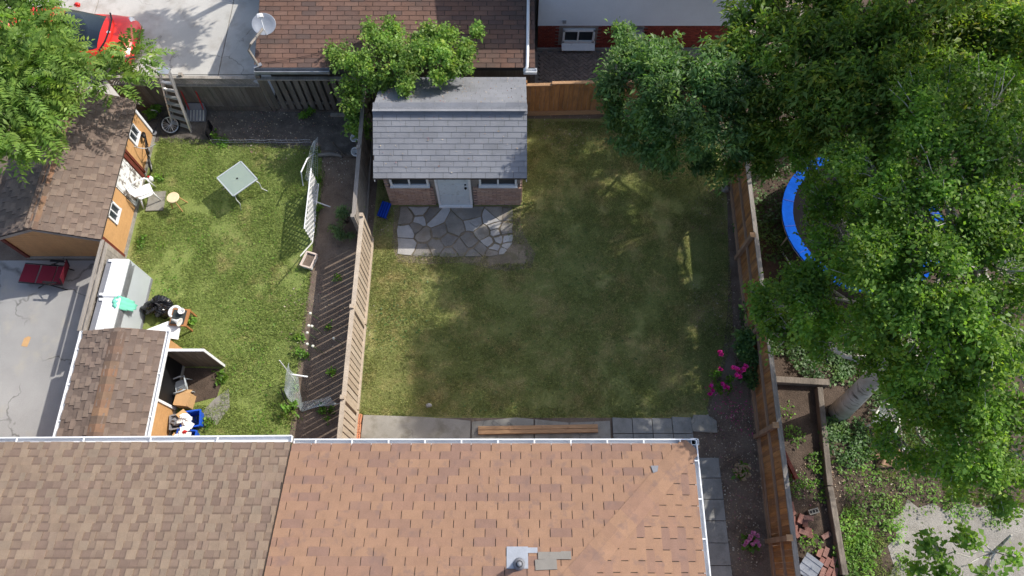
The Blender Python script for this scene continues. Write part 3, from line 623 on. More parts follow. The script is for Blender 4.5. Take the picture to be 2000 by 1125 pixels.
MB().hexa([(.7, -.24, .22), (1.66, -.24, .22), (1.66, .0, .28), (.7, 0, .28), (.7, -.22, .24), (1.66, -.22, .24), (1.66, 0, .36), (.7, 0, .36)]).build('sill', m['white_paint'], wo)
ac = MB().box((2.78, -.16, .68), (.42, .3, .36)).build('air_conditioner', m['alu'], bh, bevel=.015)
for i in range(6): MB().box((2.78, -.312, .56+i*.045), (.36, .012, .022)).build('grille_bar', m['grey_metal'], ac)
MB().box((.72, -.07, 1.17), (.1, .05, .09)).build('dryer_vent', m['grey_metal'], bh)
MB().add([(-.35, -.4, 4.3), (BW+.3, -.4, 4.3), (BW+.3, 3.8, 5.6), (-.35, 3.8, 5.6), (BW+.3, 8.3, 4.3), (-.35, 8.3, 4.3)], [(0, 1, 2, 3), (3, 2, 4, 5), (0, 3, 5), (1, 4, 2), (0, 5, 4, 1)]).build('roof', m['tab_brown'], bh)

# ---- sheds of the left yard
def gable_shed(name, label, x0, x1, y0, y1, ew, rh, ovx, ovy, roof_mt, capmt, gut=False, east_holes=(), limit=220):
    t = thing(name, label, 'shed', (x0, y0, 0)); W = x1-x0; Dp = y1-y0; xr = W/2
    slp = (rh-ew)/(W/2); b = MB().prism([(.03, .03), (W-.03, .03), (W-.03, Dp-.03), (.03, Dp-.03)], .0, ew)
    b.add([(.03, .03, ew), (W-.03, .03, ew), (xr, .03, rh-.06), (.03, Dp-.03, ew), (W-.03, Dp-.03, ew), (xr, Dp-.03, rh-.06)], [(0, 1, 2), (4, 3, 5)])
    b.build('wall', m['siding_groove'], t)
    nb_ = int(ew/.105)
    for i in range(nb_):
        z = .1+i*.105
        segs = [(0.0, Dp)]
        for h in east_holes:
            if h[2] < z+.05 < h[3]:
                segs = [s for a, c in segs for s in ((a, min(c, h[0])), (max(a, h[1]), c)) if s[1]-s[0] > .05]
        for a, c in segs: bpiece('siding_board', m['siding_tan'], t, (W-.018, (a+c)/2, z+.05), (.02, c-a, .1))
    for i in range(int((rh-.1)/.105)):
        z = .1+i*.105; hw = W/2 if z+.1 < ew else max(0, (rh-.05-z-.1)/slp)
        if hw > .08: bpiece('siding_board', m['siding_tan'], t, (xr, .018, z+.05), (hw*2, .02, .1))
    MB().prism([(-.03, -.03), (W+.03, -.03), (W+.03, Dp+.03), (-.03, Dp+.03)], 0, .09).build('foundation', m['concrete_pad'], t)
    z0 = rh-slp*(W/2+ovx); r = MB()
    xa, xb, ya, yb = -ovx, W+ovx, -ovy, Dp+ovy
    r.hexa([(xa, ya, z0-.04), (xr, ya, rh-.04), (xr, yb, rh-.04), (xa, yb, z0-.04), (xa, ya, z0), (xr, ya, rh), (xr, yb, rh), (xa, yb, z0)])
    r.hexa([(xr, ya, rh-.04), (xb, ya, z0-.04), (xb, yb, z0-.04), (xr, yb, rh-.04), (xr, ya, rh), (xb, ya, z0), (xb, yb, z0), (xr, yb, rh)])
    ro = r.build('roof', m['tab_edge'], t)
    u1 = Vector((-1, 0, slp)).normalized(); u2 = Vector((1, 0, slp)).normalized(); Lr = (W/2+ovx)/abs(u1.x)
    slope_shingles(ro, (xb, ya, z0), (0, 1, 0), u1, yb-ya, Lr, .2, .14, roof_mt, .012, limit, lam=m['lam_shed_lo'], bandmt=m['lam_shed_lo'])
    slope_shingles(ro, (xa, ya, z0), (0, 1, 0), u2, yb-ya, Lr, .2, .14, roof_mt, .012, limit, lam=m['lam_shed_lo'], bandmt=m['lam_shed_lo'], pname='west_shingle')
    cp = MB().add([(-.17, -.1, -.17*slp+.022), (0, -.1, .022), (.17, -.1, -.17*slp+.022), (-.17, .1, -.17*slp+.03), (0, .1, .03), (.17, .1, -.17*slp+.03)], [(0, 1, 4, 3), (1, 2, 5, 4), (0, 2, 1), (3, 4, 5)]).mesh('ridge_cap', capmt)
    for i in range(int((yb-ya)/.17)): piece('ridge_cap_shingle', cp, ro, Matrix.Translation((xr, ya+.09+.17*i, rh+.012)))
    for y in (ya+.01, yb-.01):
        for sx in (-1, 1):
            xe = xr+sx*(W/2+ovx); MB().hexa([(xr, y-.012, rh-.13), (xe, y-.012, z0-.13), (xe, y+.012, z0-.13), (xr, y+.012, rh-.13), (xr, y-.012, rh-.035), (xe, y-.012, z0-.035), (xe, y+.012, z0-.035), (xr, y+.012, rh-.035)]).build('barge_board', m['wood_greylight'], t)
    if gut:
        gutter(t, (xb, ya, z0-.03), (xb, yb, z0-.03), (1, 0, 0), None, .95, .08); gutter(t, (xa, ya, z0-.03), (xa, yb, z0-.03), (-1, 0, 0), None, .8, .08)
    return t
S1 = gable_shed('wooden_shed', 'larger tan plank shed with brown shingles under the bright green tree', -12.35, -9.9, 7.62, 11.4, 1.36, 1.88, .12, .14, m['lam_shed'], m['lam_cap'], east_holes=[(1.45, 2.3, 0, 1.25), (.62, 1.02, .7, 1.15), (2.95, 3.35, .7, 1.15)])
W = 2.45
dd = MB().box((W-.01, 1.88, .65), (.05, .84, 1.18)).build('door', m['peeling'], S1)
MB().box((W+.02, 1.52, .66), (.015, .05, 1.16)).box((W+.02, 2.24, .66), (.015, .05, 1.16)).box((W+.02, 1.88, 1.2), (.014, .7, .06)).box((W+.02, 1.88, .12), (.014, .7, .06)).build('door_batten', m['peeling'], dd)
MB().box((W+.008, 2.38, .68), (.05, .1, 1.2)).box((W+.008, 2.52, .68), (.045, .07, 1.2)).build('door_post', m['trim_red'], S1)
MB().box((W+.005, .0, .72), (.06, .1, 1.25)).build('corner_trim', m['trim_red'], S1)
MB().box((.02, .0, .72), (.1, .06, 1.25)).build('corner_trim', m['trim_red'], S1)
MB().box((W+.0, 3.76, .72), (.05, .08, 1.2)).build('corner_trim', m['white_paint'], S1)
for yc in (.82, 3.15):
    wo = MB().box((W+.0, yc, 1.13), (.06, .44, .05)).box((W, yc, .72), (.08, .46, .05)).box((W, yc-.2, .93), (.06, .05, .4)).box((W, yc+.2, .93), (.06, .05, .4)).box((W, yc, .93), (.05, .03, .4)).build('window', m['white_paint'], S1)
    MB().box((W-.02, yc-.1, .93), (.02, .17, .38)).build('pane', m['win_glass'], wo); MB().box((W-.02, yc+.1, .93), (.02, .17, .38)).build('pane', m['win_glass'], wo)
S2 = gable_shed('wooden_shed', 'small brown-roofed shed with white gutters and its plank door open', -9.5, -7.86, 2.72, 5.12, 1.36, 1.58, .1, .05, m['lam_shed'], m['lam_cap'], gut=True, east_holes=[(1.02, 2.05, 0, 1.25)], limit=150)
W = 1.64
MB().box((W-.03, 1.53, .66), (.05, 1.03, 1.18)).build('doorway', m['black'], S2)  # flat black panel paints the deep shade inside the open shed
MB().box((W+.0, 2.1, .68), (.06, .09, 1.22)).build('door_post', m['white_paint'], S2)
MB().box((W+.0, .98, .68), (.06, .06, 1.22)).build('door_post', m['white_paint'], S2)
dl_ = MB()
dof = MB().box((W+.5, 2.04, .65), (.94, .03, 1.2)).build('door', m['ply'], S2)
for i in range(8): bpiece('door_plank', m['wood_grey'], dof, (W+.09+i*.118, 2.02, .65), (.108, .02, 1.22))
MB().box((W+.98, 2.03, .65), (.02, .06, 1.24)).box((W+.5, 2.03, 1.265), (.96, .06, .02)).build('door_edge', m['white_paint'], dof)

# ================================================================ FENCES
def post(t, x, y, h, w=.09, capm=None, mt='wood_rail'):
    o = MB().box((x, y, h/2), (w, w, h)).build('post', m[mt], t)
    if capm: MB().box((x, y, h+.012), (w+.03, w+.03, .025)).build('post_cap', m[capm], o)
    return o
# left boundary: pickets with gaps, tan
fl = thing('picket_fence', 'pale tan picket fence with gaps casting striped shade on the garden bed', 'fence', (-3.6, 0, 0))
secs = [(2.0, 3.62, 1.45), (3.66, 5.72, 1.4), (5.76, 8.1, 1.34)]
for (a, b, h) in secs:
    n = int((b-a)/.158)
    for i in range(n):
        y = a+.08+i*(b-a-.1)/n
        bpiece('picket', m['wood_tan'], fl, (U(-.004, .004), y, h/2+.04), (.022, .12, h-.1), rX(U(-.012, .012)))
    bpiece('top_rail', m['wood_tan'], fl, (-.012, (a+b)/2, h+.012), (.1, b-a+.02, .035))
    bpiece('rail', m['wood_tan'], fl, (.034, (a+b)/2, .16), (.04, b-a, .09))
    bpiece('rail', m['wood_tan'], fl, (-.03, (a+b)/2, h-.06), (.035, b-a, .09))
    post(fl, -.02, b+.0, h+.1, .09, None, 'wood_tan')
fo_ = thing('board_fence', 'old weathered solid board fence beside the brick shed', 'fence', (-3.66, 0, 0), R(1))
for i in range(28):
    y = 8.2+i*.142; bpiece('board', m['wood_greylight'], fo_, (U(-.006, .006), y, .66), (.022, .134, 1.26+U(-.02, .02)))
bpiece('top_rail', m['wood_greylight'], fo_, (-.02, 10.15, 1.315), (.1, 4.0, .035)); bpiece('rail', m['wood_greylight'], fo_, (.035, 10.15, .18), (.04, 4.0, .09))
for y in (8.12, 10.1, 12.1): post(fo_, -.04, y, 1.36, .09, None, 'wood_greylight')
# right boundary: orange boards
fr_ = thing('board_fence', 'orange-stained board fence with grey cap rail between lawn and trees', 'fence', (5.59, 0, 0), -R(1.6))
for i in range(108):
    y = -2.6+i*.116; bpiece('board', m['wood_orange'], fr_, (U(-.005, .005), y, .66), (.02, .11, 1.2+U(-.015, .01)), rX(U(-.01, .01)))
bpiece('cap_rail', m['wood_greylight'], fr_, (.03, 3.7, 1.285), (.1, 12.7, .035))
bpiece('rail', m['wood_rail'], fr_, (-.035, 3.7, .78), (.045, 12.6, .07)); bpiece('kick_board', m['wood_rail'], fr_, (-.03, 3.7, .1), (.04, 12.6, .14))
for y in (-1.5, .8, 3.06, 5.35, 7.6, 9.8): post(fr_, -.07, y, 1.33, .095, 'lumber')
# back boundary right of the shed: orange boards
fb_ = thing('board_fence', 'orange board fence behind the shed, facing the paved court', 'fence', (.36, 12.08, 0), R(1.5))
for i in range(42):
    bpiece('board', m['wood_orange'], fb_, (.07+i*.13, U(-.004, .004), .66), (.122, .02, 1.2 if i < 5 else 1.27))
bpiece('cap_rail', m['lumber'], fb_, (.35, -.01, 1.285), (.7, .09, .03)); bpiece('cap_rail', m['lumber'], fb_, (3.1, -.01, 1.345), (4.8, .09, .03)); bpiece('kick_board', m['lumber'], fb_, (2.75, -.03, .1), (5.5, .035, .16))
for x in (.0, 2.4, 4.9): post(fb_, x, .05, 1.36, .09, None, 'wood_orange')
# back boundary of the left yard: grey boards with lattice top, then a gapped run
fk = thing('board_fence', 'dark grey plank fence with lattice strip on top behind the ladder', 'fence', (-10.75, 12.28, 0), -R(.6))
for i in range(28):
    bpiece('board', m['wood_grey'], fk, (.07+i*.142, U(-.005, .005), .55), (.136, .022, 1.02), rY(U(-.01, .01)))
bpiece('mid_rail', m['wood_greylight'], fk, (2.0, -.02, 1.08), (4.0, .08, .035)); bpiece('cap_rail', m['wood_greylight'], fk, (2.0, -.0, 1.36), (4.0, .09, .035)); bpiece('kick_board', m['wood_grey'], fk, (2.0, -.03, .1), (4.0, .035, .16))
lt = MB()
for i in range(62):
    x = -.1+i*.068
    for s in (-1, 1):
        a, b = x, x+s*.25
        if 0 <= min(a, b) and max(a, b) <= 4: lt.beam((a, s*.006, 1.1), (b, s*.006, 1.34), .03, .008, (0, 1, 0))
stuff(lt.build('lattice', m['wood_greylight'], fk))
for x in (.0, 2.0, 4.02): post(fk, x, .05, 1.45, .09, None, 'wood_greylight')
fg = thing('slat_fence', 'dark weathered fence of spaced vertical boards under the garage eave', 'fence', (-6.68, 12.22, 0))
for i in range(14): bpiece('board', m['wood_grey'], fg, (.12+i*.2, U(-.01, .01), .7), (.135, .022, 1.25), rY(U(-.015, .015)))
bpiece('cap_rail', m['wood_greylight'], fg, (1.4, 0, 1.36), (2.9, .1, .04)); bpiece('rail', m['wood_grey'], fg, (1.4, .04, .3), (2.9, .04, .09)); post(fg, 0, .03, 1.48, .1, None, 'wood_grey')
# short fence between the two sheds
fs = thing('board_fence', 'short weathered fence with double top rail between the two sheds', 'fence', (-9.72, 5.2, 0))
for i in range(16): bpiece('board', m['wood_greylight'], fs, (0, .08+i*.142, .62), (.022, .134, 1.2))
bpiece('top_rail', m['wood_greylight'], fs, (-.045, 1.15, 1.27), (.075, 2.3, .04)); bpiece('top_rail', m['wood_greylight'], fs, (.05, 1.12, 1.22), (.06, 2.2, .04))

# ================================================================ THINGS
def torus(b, c, r, t, m3, n=28, k=6, arc=(0, 2*math.pi)):
    pts = [Vector(c)+m3 @ Vector((r*math.cos(a), r*math.sin(a), 0)) for a in [arc[0]+(arc[1]-arc[0])*i/n for i in range(n+1)]]
    return b.tube(pts, t, k, False)
# ---- satellite dish on the garage roof corner
d = at(515, 47, 2.55); base = at(503, 128, 1.86)
t = thing('satellite_dish', 'grey satellite dish on a bent mast at the garage roof corner', 'satellite dish', base)
off = d-base
MB().tube([(0, 0, -.05), (.0, .02, .1), (-.1, .12, .42), (-.02, .2, .55), off*.9], [.035, .035, .035, .03, .03], 8).build('mast', m['wood_greylight'], t)
MB().box((.0, 0, .0), (.22, .1, .02), rZ(.5)).build('foot_plate', m['grey_metal'], t)
nrm = Vector((.12, -.45, .75)).normalized(); q3 = nrm.to_track_quat('Z', 'Y').to_matrix()
prof = [(.0, -.05), (.1, -.045), (.2, -.028), (.29, .0), (.3, .0), (.29, -.012), (.2, -.042), (.1, -.06), (0, -.066)]
MB().lathe(prof, off, 28, q3, 1.0, .9).build('reflector', m['flash'], t, True)
arm = off+q3 @ Vector((0, -.25, 0)); tip = off+q3 @ Vector((.02, .12, .34))
MB().tube([off+q3 @ Vector((0, -.26, -.03)), off+q3 @ Vector((0, -.18, .2)), tip], .014, 6).build('feed_arm', m['white_metal'], t)
MB().box(tip, (.13, .09, .09), q3).lathe([(.035, 0), (.05, .05), (.0, .06)], tip, 10, q3).build('receiver', m['white_plastic'], t)

# ---- red car on the concrete drive
car = thing('parked_car', 'bright red car parked on the concrete drive under the tree', 'car', (-12.95, 14.2, .09), 0)
def loft(secs, name, mt, parent, smooth=True):
    b = MB(); n = len(secs[0])
    for s in secs: b.v += [tuple(p) for p in s]
    for i in range(len(secs)-1):
        for j in range(n-1): b.f.append((i*n+j, i*n+j+1, (i+1)*n+j+1, (i+1)*n+j))
    b.f += [tuple(range(n)), tuple((len(secs)-1)*n+j for j in range(n-1, -1, -1))]
    return b.build(name, mt, parent, smooth)
secs = []
for x, w, zb, zs, zt in ((-2.2, .62, .35, .5, .58), (-2.1, .74, .25, .56, .68), (-1.6, .8, .2, .62, .8), (-.9, .82, .18, .66, .86), (0, .83, .18, .68, .88), (.8, .83, .18, .7, .88), (1.5, .82, .2, .7, .84), (1.95, .78, .24, .66, .76), (2.18, .68, .3, .56, .62), (2.26, .5, .38, .5, .52)):
    secs.append([(x, -w*.96, zb), (x, -w, (zb+zs)/2), (x, -w*.97, zs), (x, -w*.82, zt-.03), (x, -w*.5, zt), (x, 0, zt+.02), (x, w*.5, zt), (x, w*.82, zt-.03), (x, w*.97, zs), (x, w, (zb+zs)/2), (x, w*.96, zb)])
loft(secs, 'body', m['red_paint'], car)
loft([[(x, -w, z0), (x*.99, -w*.82, z1), (x*.99, 0, z1+.02), (x*.99, w*.82, z1), (x, w, z0)] for x, w, z0, z1 in ((-1.45, .62, .84, .86), (-.95, .7, .84, 1.16), (.3, .7, .86, 1.2), (.85, .66, .86, 1.08), (1.42, .6, .82, .84))], 'cabin_glass', m['car_glass'], car)
loft([[(x, -w, z), (x, -w*.6, z+.03), (x, 0, z+.04), (x, w*.6, z+.03), (x, w, z)] for x, w, z in ((-.95, .52, 1.165), (-.6, .57, 1.2), (.2, .57, 1.215), (.5, .53, 1.175))], 'roof', m['red_paint'], car)
MB().tube([(1.52, -.68, .87), (1.66, -.4, .93), (1.7, 0, .945), (1.66, .4, .93), (1.52, .68, .87)], .022, 6).build('lid_seam', m['black'], car)
for s in (-1, 1):
    MB().lathe([(0, -.05), (.14, -.03), (.15, .03), (0, .05)], (2.02, s*.58, .64), 12, rY(R(35)), .7, 1.0).build('headlight', m['white_plastic'], car, True)
    MB().lathe([(0, -.05), (.08, -.04), (.09, .04), (0, .05)], (.55, s*.94, .92), 10, rX(R(90)), 1, .7).build('mirror', m['red_paint'], car, True)
    for x in (-1.4, 1.4):
        w = MB(); torus(w, (x, s*.74, .3), .24, .075, rX(R(90)), 20, 8); wo = w.build('wheel', m['black'], car, True)
        MB().lathe([(.0, -.03), (.2, -.03), (.2, .03), (0, .04)], (x, s*.78, .3), 14, rX(R(90))).build('rim', m['alu'], wo)
MB().lathe([(0, 0), (.05, 0), (.05, .012), (0, .014)], (1.62, 0, .85), 14).build('emblem', m['white_metal'], car)
vn = thing('parked_van', 'dark rounded vehicle at the top edge beside the garage', 'car', (-6.95, 17.35, .09), 0)
loft([[(x, -w, .2), (x, -w, .7), (x, -w*.8, z), (x, w*.8, z), (x, w, .7), (x, w, .2)] for x, w, z in ((-1.3, .4, .7), (-1.1, .7, .9), (-.6, .8, 1.1), (.3, .8, 1.2), (1.2, .8, 1.2))], 'body', m['black'], vn)

# ---- stepladder leaning on the grey fence
t = thing('stepladder', 'tall aluminium stepladder leaning on the grey plank fence', 'ladder', (-9.05, 11.75, 0))
top = at(320, 142, 1.62)-Vector((-9.05, 11.75, 0)); bl = at(338, 246, 0)-Vector((-9.05, 11.75, 0)); br = at(374, 258, 0)-Vector((-9.05, 11.75, 0))
ax = Vector((1, -.12, 0)).normalized()
tl, tr = top-ax*.13, top+ax*.13
for a, b in ((bl, tl), (br, tr)): MB().beam(a, b, .035, .07, (0, -1, .3)).build('rail', m['alu'], t)
for i in range(7):
    f = .08+i*.125; a = bl.lerp(tl, f); b = br.lerp(tr, f); MB().beam(a, b, .09, .025, (0, 0, 1)).build('step', m['alu'], t)
MB().box(top+Vector((0, .03, .02)), (.32, .2, .05), rZ(-.12)).build('top_cap', m['alu'], t)
for a, b in ((bl+Vector((.03, .14, 0)), tl+Vector((0, .08, -.05))), (br+Vector((-.03, .14, 0)), tr+Vector((0, .08, -.05)))): MB().beam(a, b, .025, .035, (0, -1, .3)).build('rear_rail', m['alu'], t)

# ---- snow scoop with red tube handle
o0 = at(385, 225, .1); t = thing('snow_scoop', 'grey snow scoop with red tube handle against the grey fence', 'snow scoop', (o0.x, o0.y, 0))
top = at(360, 160, 1.1)-Vector((o0.x, o0.y, 0))
MB().tube([(-.2, .12, .2), top+Vector((-.2, 0, -.0)), top+Vector((-.16, .02, .05)), top+Vector((.16, .02, .05)), top+Vector((.2, 0, 0)), (.2, .12, .2)], .016, 6).build('handle', m['red_tube'], t)
sc = MB().hexa([(-.24, -.16, .02), (.24, -.16, .02), (.24, .16, .12), (-.24, .16, .12), (-.24, -.16, .035), (.24, -.16, .035), (.24, .16, .14), (-.24, .16, .14)]).hexa([(-.24, .14, .12), (.24, .14, .12), (.24, .2, .36), (-.24, .2, .36), (-.24, .155, .12), (.24, .155, .12), (.24, .215, .36), (-.24, .215, .36)]).build('pan', m['grey_plastic'], t)
for s in (-1, 1): MB().hexa([(s*.24-.006, -.16, .03), (s*.24+.006, -.16, .03), (s*.24+.006, .16, .1), (s*.24-.006, .16, .1), (s*.24-.006, -.16, .09), (s*.24+.006, -.16, .09), (s*.24+.006, .2, .34), (s*.24-.006, .2, .34)]).build('pan_side', m['grey_plastic'], t)
for i in range(5): MB().beam((-.18+i*.09, -.15, .05), (-.18+i*.09, .14, .15), .035, .014).build('rib', m['alu'], t)

# ---- bicycles by the tan shed
def bicycle(label, loc, rot, r=.24, fm='black'):
    t = thing('bicycle', label, 'bicycle', loc, rot=rot, group='bicycles by the tan shed')
    for x in (-.42, .42):
        w = MB(); torus(w, (x, 0, r), r, .024, rX(R(90)), 26, 6); wo = w.build('wheel', m['black'], t, True)
        w = MB(); torus(w, (x, 0, r), r-.035, .012, rX(R(90)), 26, 5); w.build('rim', m['alu'], wo)
        w = MB()
        for i in range(8):
            a = math.pi*i/8; w.tube([(x-(r-.03)*math.cos(a), 0, r-(r-.03)*math.sin(a)), (x+(r-.03)*math.cos(a), 0, r+(r-.03)*math.sin(a))], .004, 4)
        w.build('spokes', m['alu'], wo)
    MB().tube([(-.42, 0, r), (-.05, 0, r*.9), (.3, 0, .52), (-.15, 0, .52), (-.42, 0, r)], .016, 6).tube([(-.05, 0, r*.9), (-.18, 0, .62)], .015, 6).tube([(.42, 0, r), (.28, 0, .66)], .016, 6).build('frame', m[fm], t)
    MB().lathe([(.0, -.03), (.06, -.02), (.07, .02), (0, .03)], (-.19, 0, .64), 10, None, 1.5, .8).build('saddle', m['black'], t, True)
    MB().tube([(.2, -.26, .72), (.27, -.12, .7), (.28, 0, .68), (.27, .12, .7), (.2, .26, .72)], .014, 6).build('handlebar', m['alu'], t)
    MB().lathe([(0, -.015), (.07, -.015), (.07, .015), (0, .015)], (-.05, .03, r*.9), 12, rX(R(90))).build('chainring', m['grey_metal'], t)
    return t
p = at(322, 268, 0); bicycle('black bicycle lying tilted with its pale wheel towards the ladder', (p.x-.1, p.y-.1, .06), (R(-58), 0, R(28)))
p = at(302, 305, 0); bicycle('black bicycle leaning on the tan shed wall near the white door', (p.x-.12, p.y-.0, .02), (R(-14), 0, R(-72)), .2)

# ---- furniture on the left lawn
t = thing('patio_table', 'square glass patio table standing on the sunny lawn', 'table', (-7.13, 9.62, 0), R(43))
tb = MB().box((0, 0, .6), (.74, .74, .012)).build('glass_top', m['glass_table'], t)
fr4 = MB()
for s in (-1, 1): fr4.beam((-.37, s*.37, .6), (.37, s*.37, .6), .03, .03).beam((s*.37, -.37, .6), (s*.37, .37, .6), .03, .03)
fr4.build('rim', m['board_grey'], t)
for sx in (-1, 1):
    for sy in (-1, 1):
        MB().tube([(sx*.17, sy*.17, .585), (sx*.31, sy*.31, .57), (sx*.36, sy*.36, .4), (sx*.34, sy*.34, .15), (sx*.43, sy*.43, .0)], .013, 6).build('leg', m['white_metal'], t, True)
MB().lathe([(.0, .606), (.025, .607), (.025, .612), (0, .612)], (0, 0, 0), 10).build('umbrella_hole_ring', m['black'], t)
def plastic_chair(label, loc, rz, mt='white_plastic', s=.82, group=None):
    t = thing('plastic_chair', label, 'chair', loc, rz, group); t.scale = (s, s, s); mm = m[mt]
    MB().prism([(-.22, -.22), (.22, -.22), (.25, .1), (.22, .24), (-.22, .24), (-.25, .1)], .4, .425).build('seat', mm, t, bevel=.01)
    for i in range(7):
        x = -.2+i*.067; MB().beam((x*.85, -.2, .43), (x*1.05, -.3, .82), .042, .014, (0, 1, .2)).build('back_slat', mm, t)
    MB().tube([(-.25, -.18, .42), (-.26, -.26, .7), (-.2, -.31, .84), (0, -.33, .88), (.2, -.31, .84), (.26, -.26, .7), (.25, -.18, .42)], [.022, .022, .026, .03, .026, .022, .022], 8).build('back_frame', mm, t, True)
    for sx in (-1, 1):
        MB().tube([(sx*.26, -.26, .66), (sx*.3, -.05, .66), (sx*.29, .2, .645), (sx*.27, .25, .6)], [.026, .03, .03, .02], 8).build('armrest', mm, t, True)
        MB().tube([(sx*.27, .25, .62), (sx*.27, .25, .4), (sx*.3, .29, 0)], [.026, .028, .02], 8).build('leg', mm, t, True)
        MB().tube([(sx*.24, -.2, .42), (sx*.28, -.32, 0)], [.028, .02], 8).build('leg', mm, t, True)
    return t
p = at(300, 395, 0); plastic_chair('white plastic armchair in front of the peeling white shed door', (p.x-.1, p.y+.12, 0), R(-60))
p = at(352, 402, 0); t = thing('wooden_stool', 'small round pale wooden stool beside the white plastic chair', 'stool', (p.x, p.y, 0))
MB().lathe([(0, .41), (.15, .41), (.16, .42), (.16, .435), (.15, .445), (0, .445)], (0, 0, 0), 24).build('seat', m['stool_wood'], t)
for a in range(4):
    c_, s_ = math.cos(a*math.pi/2+.5), math.sin(a*math.pi/2+.5); MB().tube([(c_*.1, s_*.1, .41), (c_*.2, s_*.2, 0)], .016, 7).build('leg', m['siding_tan'], t)
p = at(290, 365, 0); t = thing('plastic_jug', 'small white and red jug on the grass by the shed', 'jug', (p.x+.05, p.y+.2, 0))
MB().lathe([(.06, 0), (.075, .03), (.07, .12), (.03, .16), (.025, .18), (0, .18)], (0, 0, 0), 12).build('bottle', m['white_plastic'], t, True); MB().lathe([(.03, .18), (.03, .2), (0, .2)], (0, 0, 0), 10).build('cap', m['red_tube'], t)
tag(MB().prism([(-.2, -.3), (.25, -.28), (.22, .3), (-.2, .28)], 0, .05).build('stepping_slab', m['concrete_pad']), 'flat concrete slab under the chair at the shed door', 'slab').location = (-9.45, 9.28, 0)

# ---- maroon recliner on the asphalt
p = at(105, 545, 0); t = thing('lounge_chair', 'maroon mesh reclining lounge chair on the grey asphalt', 'lounge chair', (p.x, p.y, 0), R(-4))
pr = [(-.62, .3), (-.25, .27), (-.2, .27), (.17, .26), (.2, .26), (.5, .3), (.68, .72)]
for a, b, n in ((0, 1, 'foot_panel'), (2, 3, 'seat'), (4, 5, 'lumbar_panel'), (5, 6, 'backrest')):
    (xa, za), (xb, zb) = pr[a], pr[b]
    MB().hexa([(xa, -.24, za-.008), (xb, -.24, zb-.008), (xb, .24, zb-.008), (xa, .24, za-.008), (xa, -.24, za+.008), (xb, -.24, zb+.008), (xb, .24, zb+.008), (xa, .24, za+.008)]).build(n, m['maroon'], t)
for s in (-1, 1):
    MB().tube([(x, s*.26, z) for x, z in pr], .014, 6).build('side_tube', m['black'], t, True)
    MB().tube([(-.3, s*.27, 0), (.05, s*.27, .3), (.35, s*.28, .48), (.5, s*.28, .47)], .014, 6).build('leg', m['black'], t, True)
    MB().tube([(.45, s*.27, 0), (.1, s*.27, .33)], .014, 6).build('leg', m['black'], t)
    MB().box((.3, s*.29, .5), (.34, .05, .02)).build('armrest', m['black'], t)
p = at(52, 667, 0); tag(MB().prism([(-.09, -.12), (.06, -.14), (.09, .1), (.02, .13), (-.07, .08)], 0, .004).build('flattened_cup', m['cardboard']), 'squashed paper scrap lying on the asphalt drive', 'litter').location = (p.x, p.y, .014)

# ---- clutter along the short fence
t = thing('storage_cabinet', 'grey cabinet with white lid nearer the larger tan shed', 'cabinet', (-9.62, 6.07, 0), R(-1), 'white cabinets by the fence')
def cabinet(t, Lc):
    MB().box((.26, Lc/2, .585), (.52, Lc, 1.13)).build('carcass', m['board_grey'], t, bevel=.012)
    MB().box((.33, Lc/2, 1.17), (.4, Lc-.01, .05)).build('lid', m['white_lid'], t, bevel=.012)
    MB().box((.065, Lc/2, 1.155), (.13, Lc-.02, .03)).build('back_panel', m['grey_plastic'], t)
    for y in (.06, Lc-.06): MB().box((.1, y, 1.19), (.08, .06, .035)).build('hinge', m['white_plastic'], t)
    MB().box((.525, Lc*.5, .05), (.02, Lc-.04, .08)).build('kick_plate', m['grey_plastic'], t)
    ms = MB()
    for i in range(-6, int(Lc/.034)+6):
        for s in (-1, 1):
            y0 = i*.034; y1 = y0+s*.16
            if min(y0, y1) >= .02 and max(y0, y1) <= Lc-.02: ms.beam((.53, y0, 1.12), (.53, y1, .9), .012, .006, (1, 0, 0))
    stuff(ms.build('mesh_strip', m['grey_metal'], t))
cabinet(t, .98)
t2 = thing('storage_cabinet', 'grey cabinet with white lid nearer the small shed, teal cloth on it', 'cabinet', (-9.61, 5.0, 0), R(-1), 'white cabinets by the fence'); cabinet(t2, 1.06)
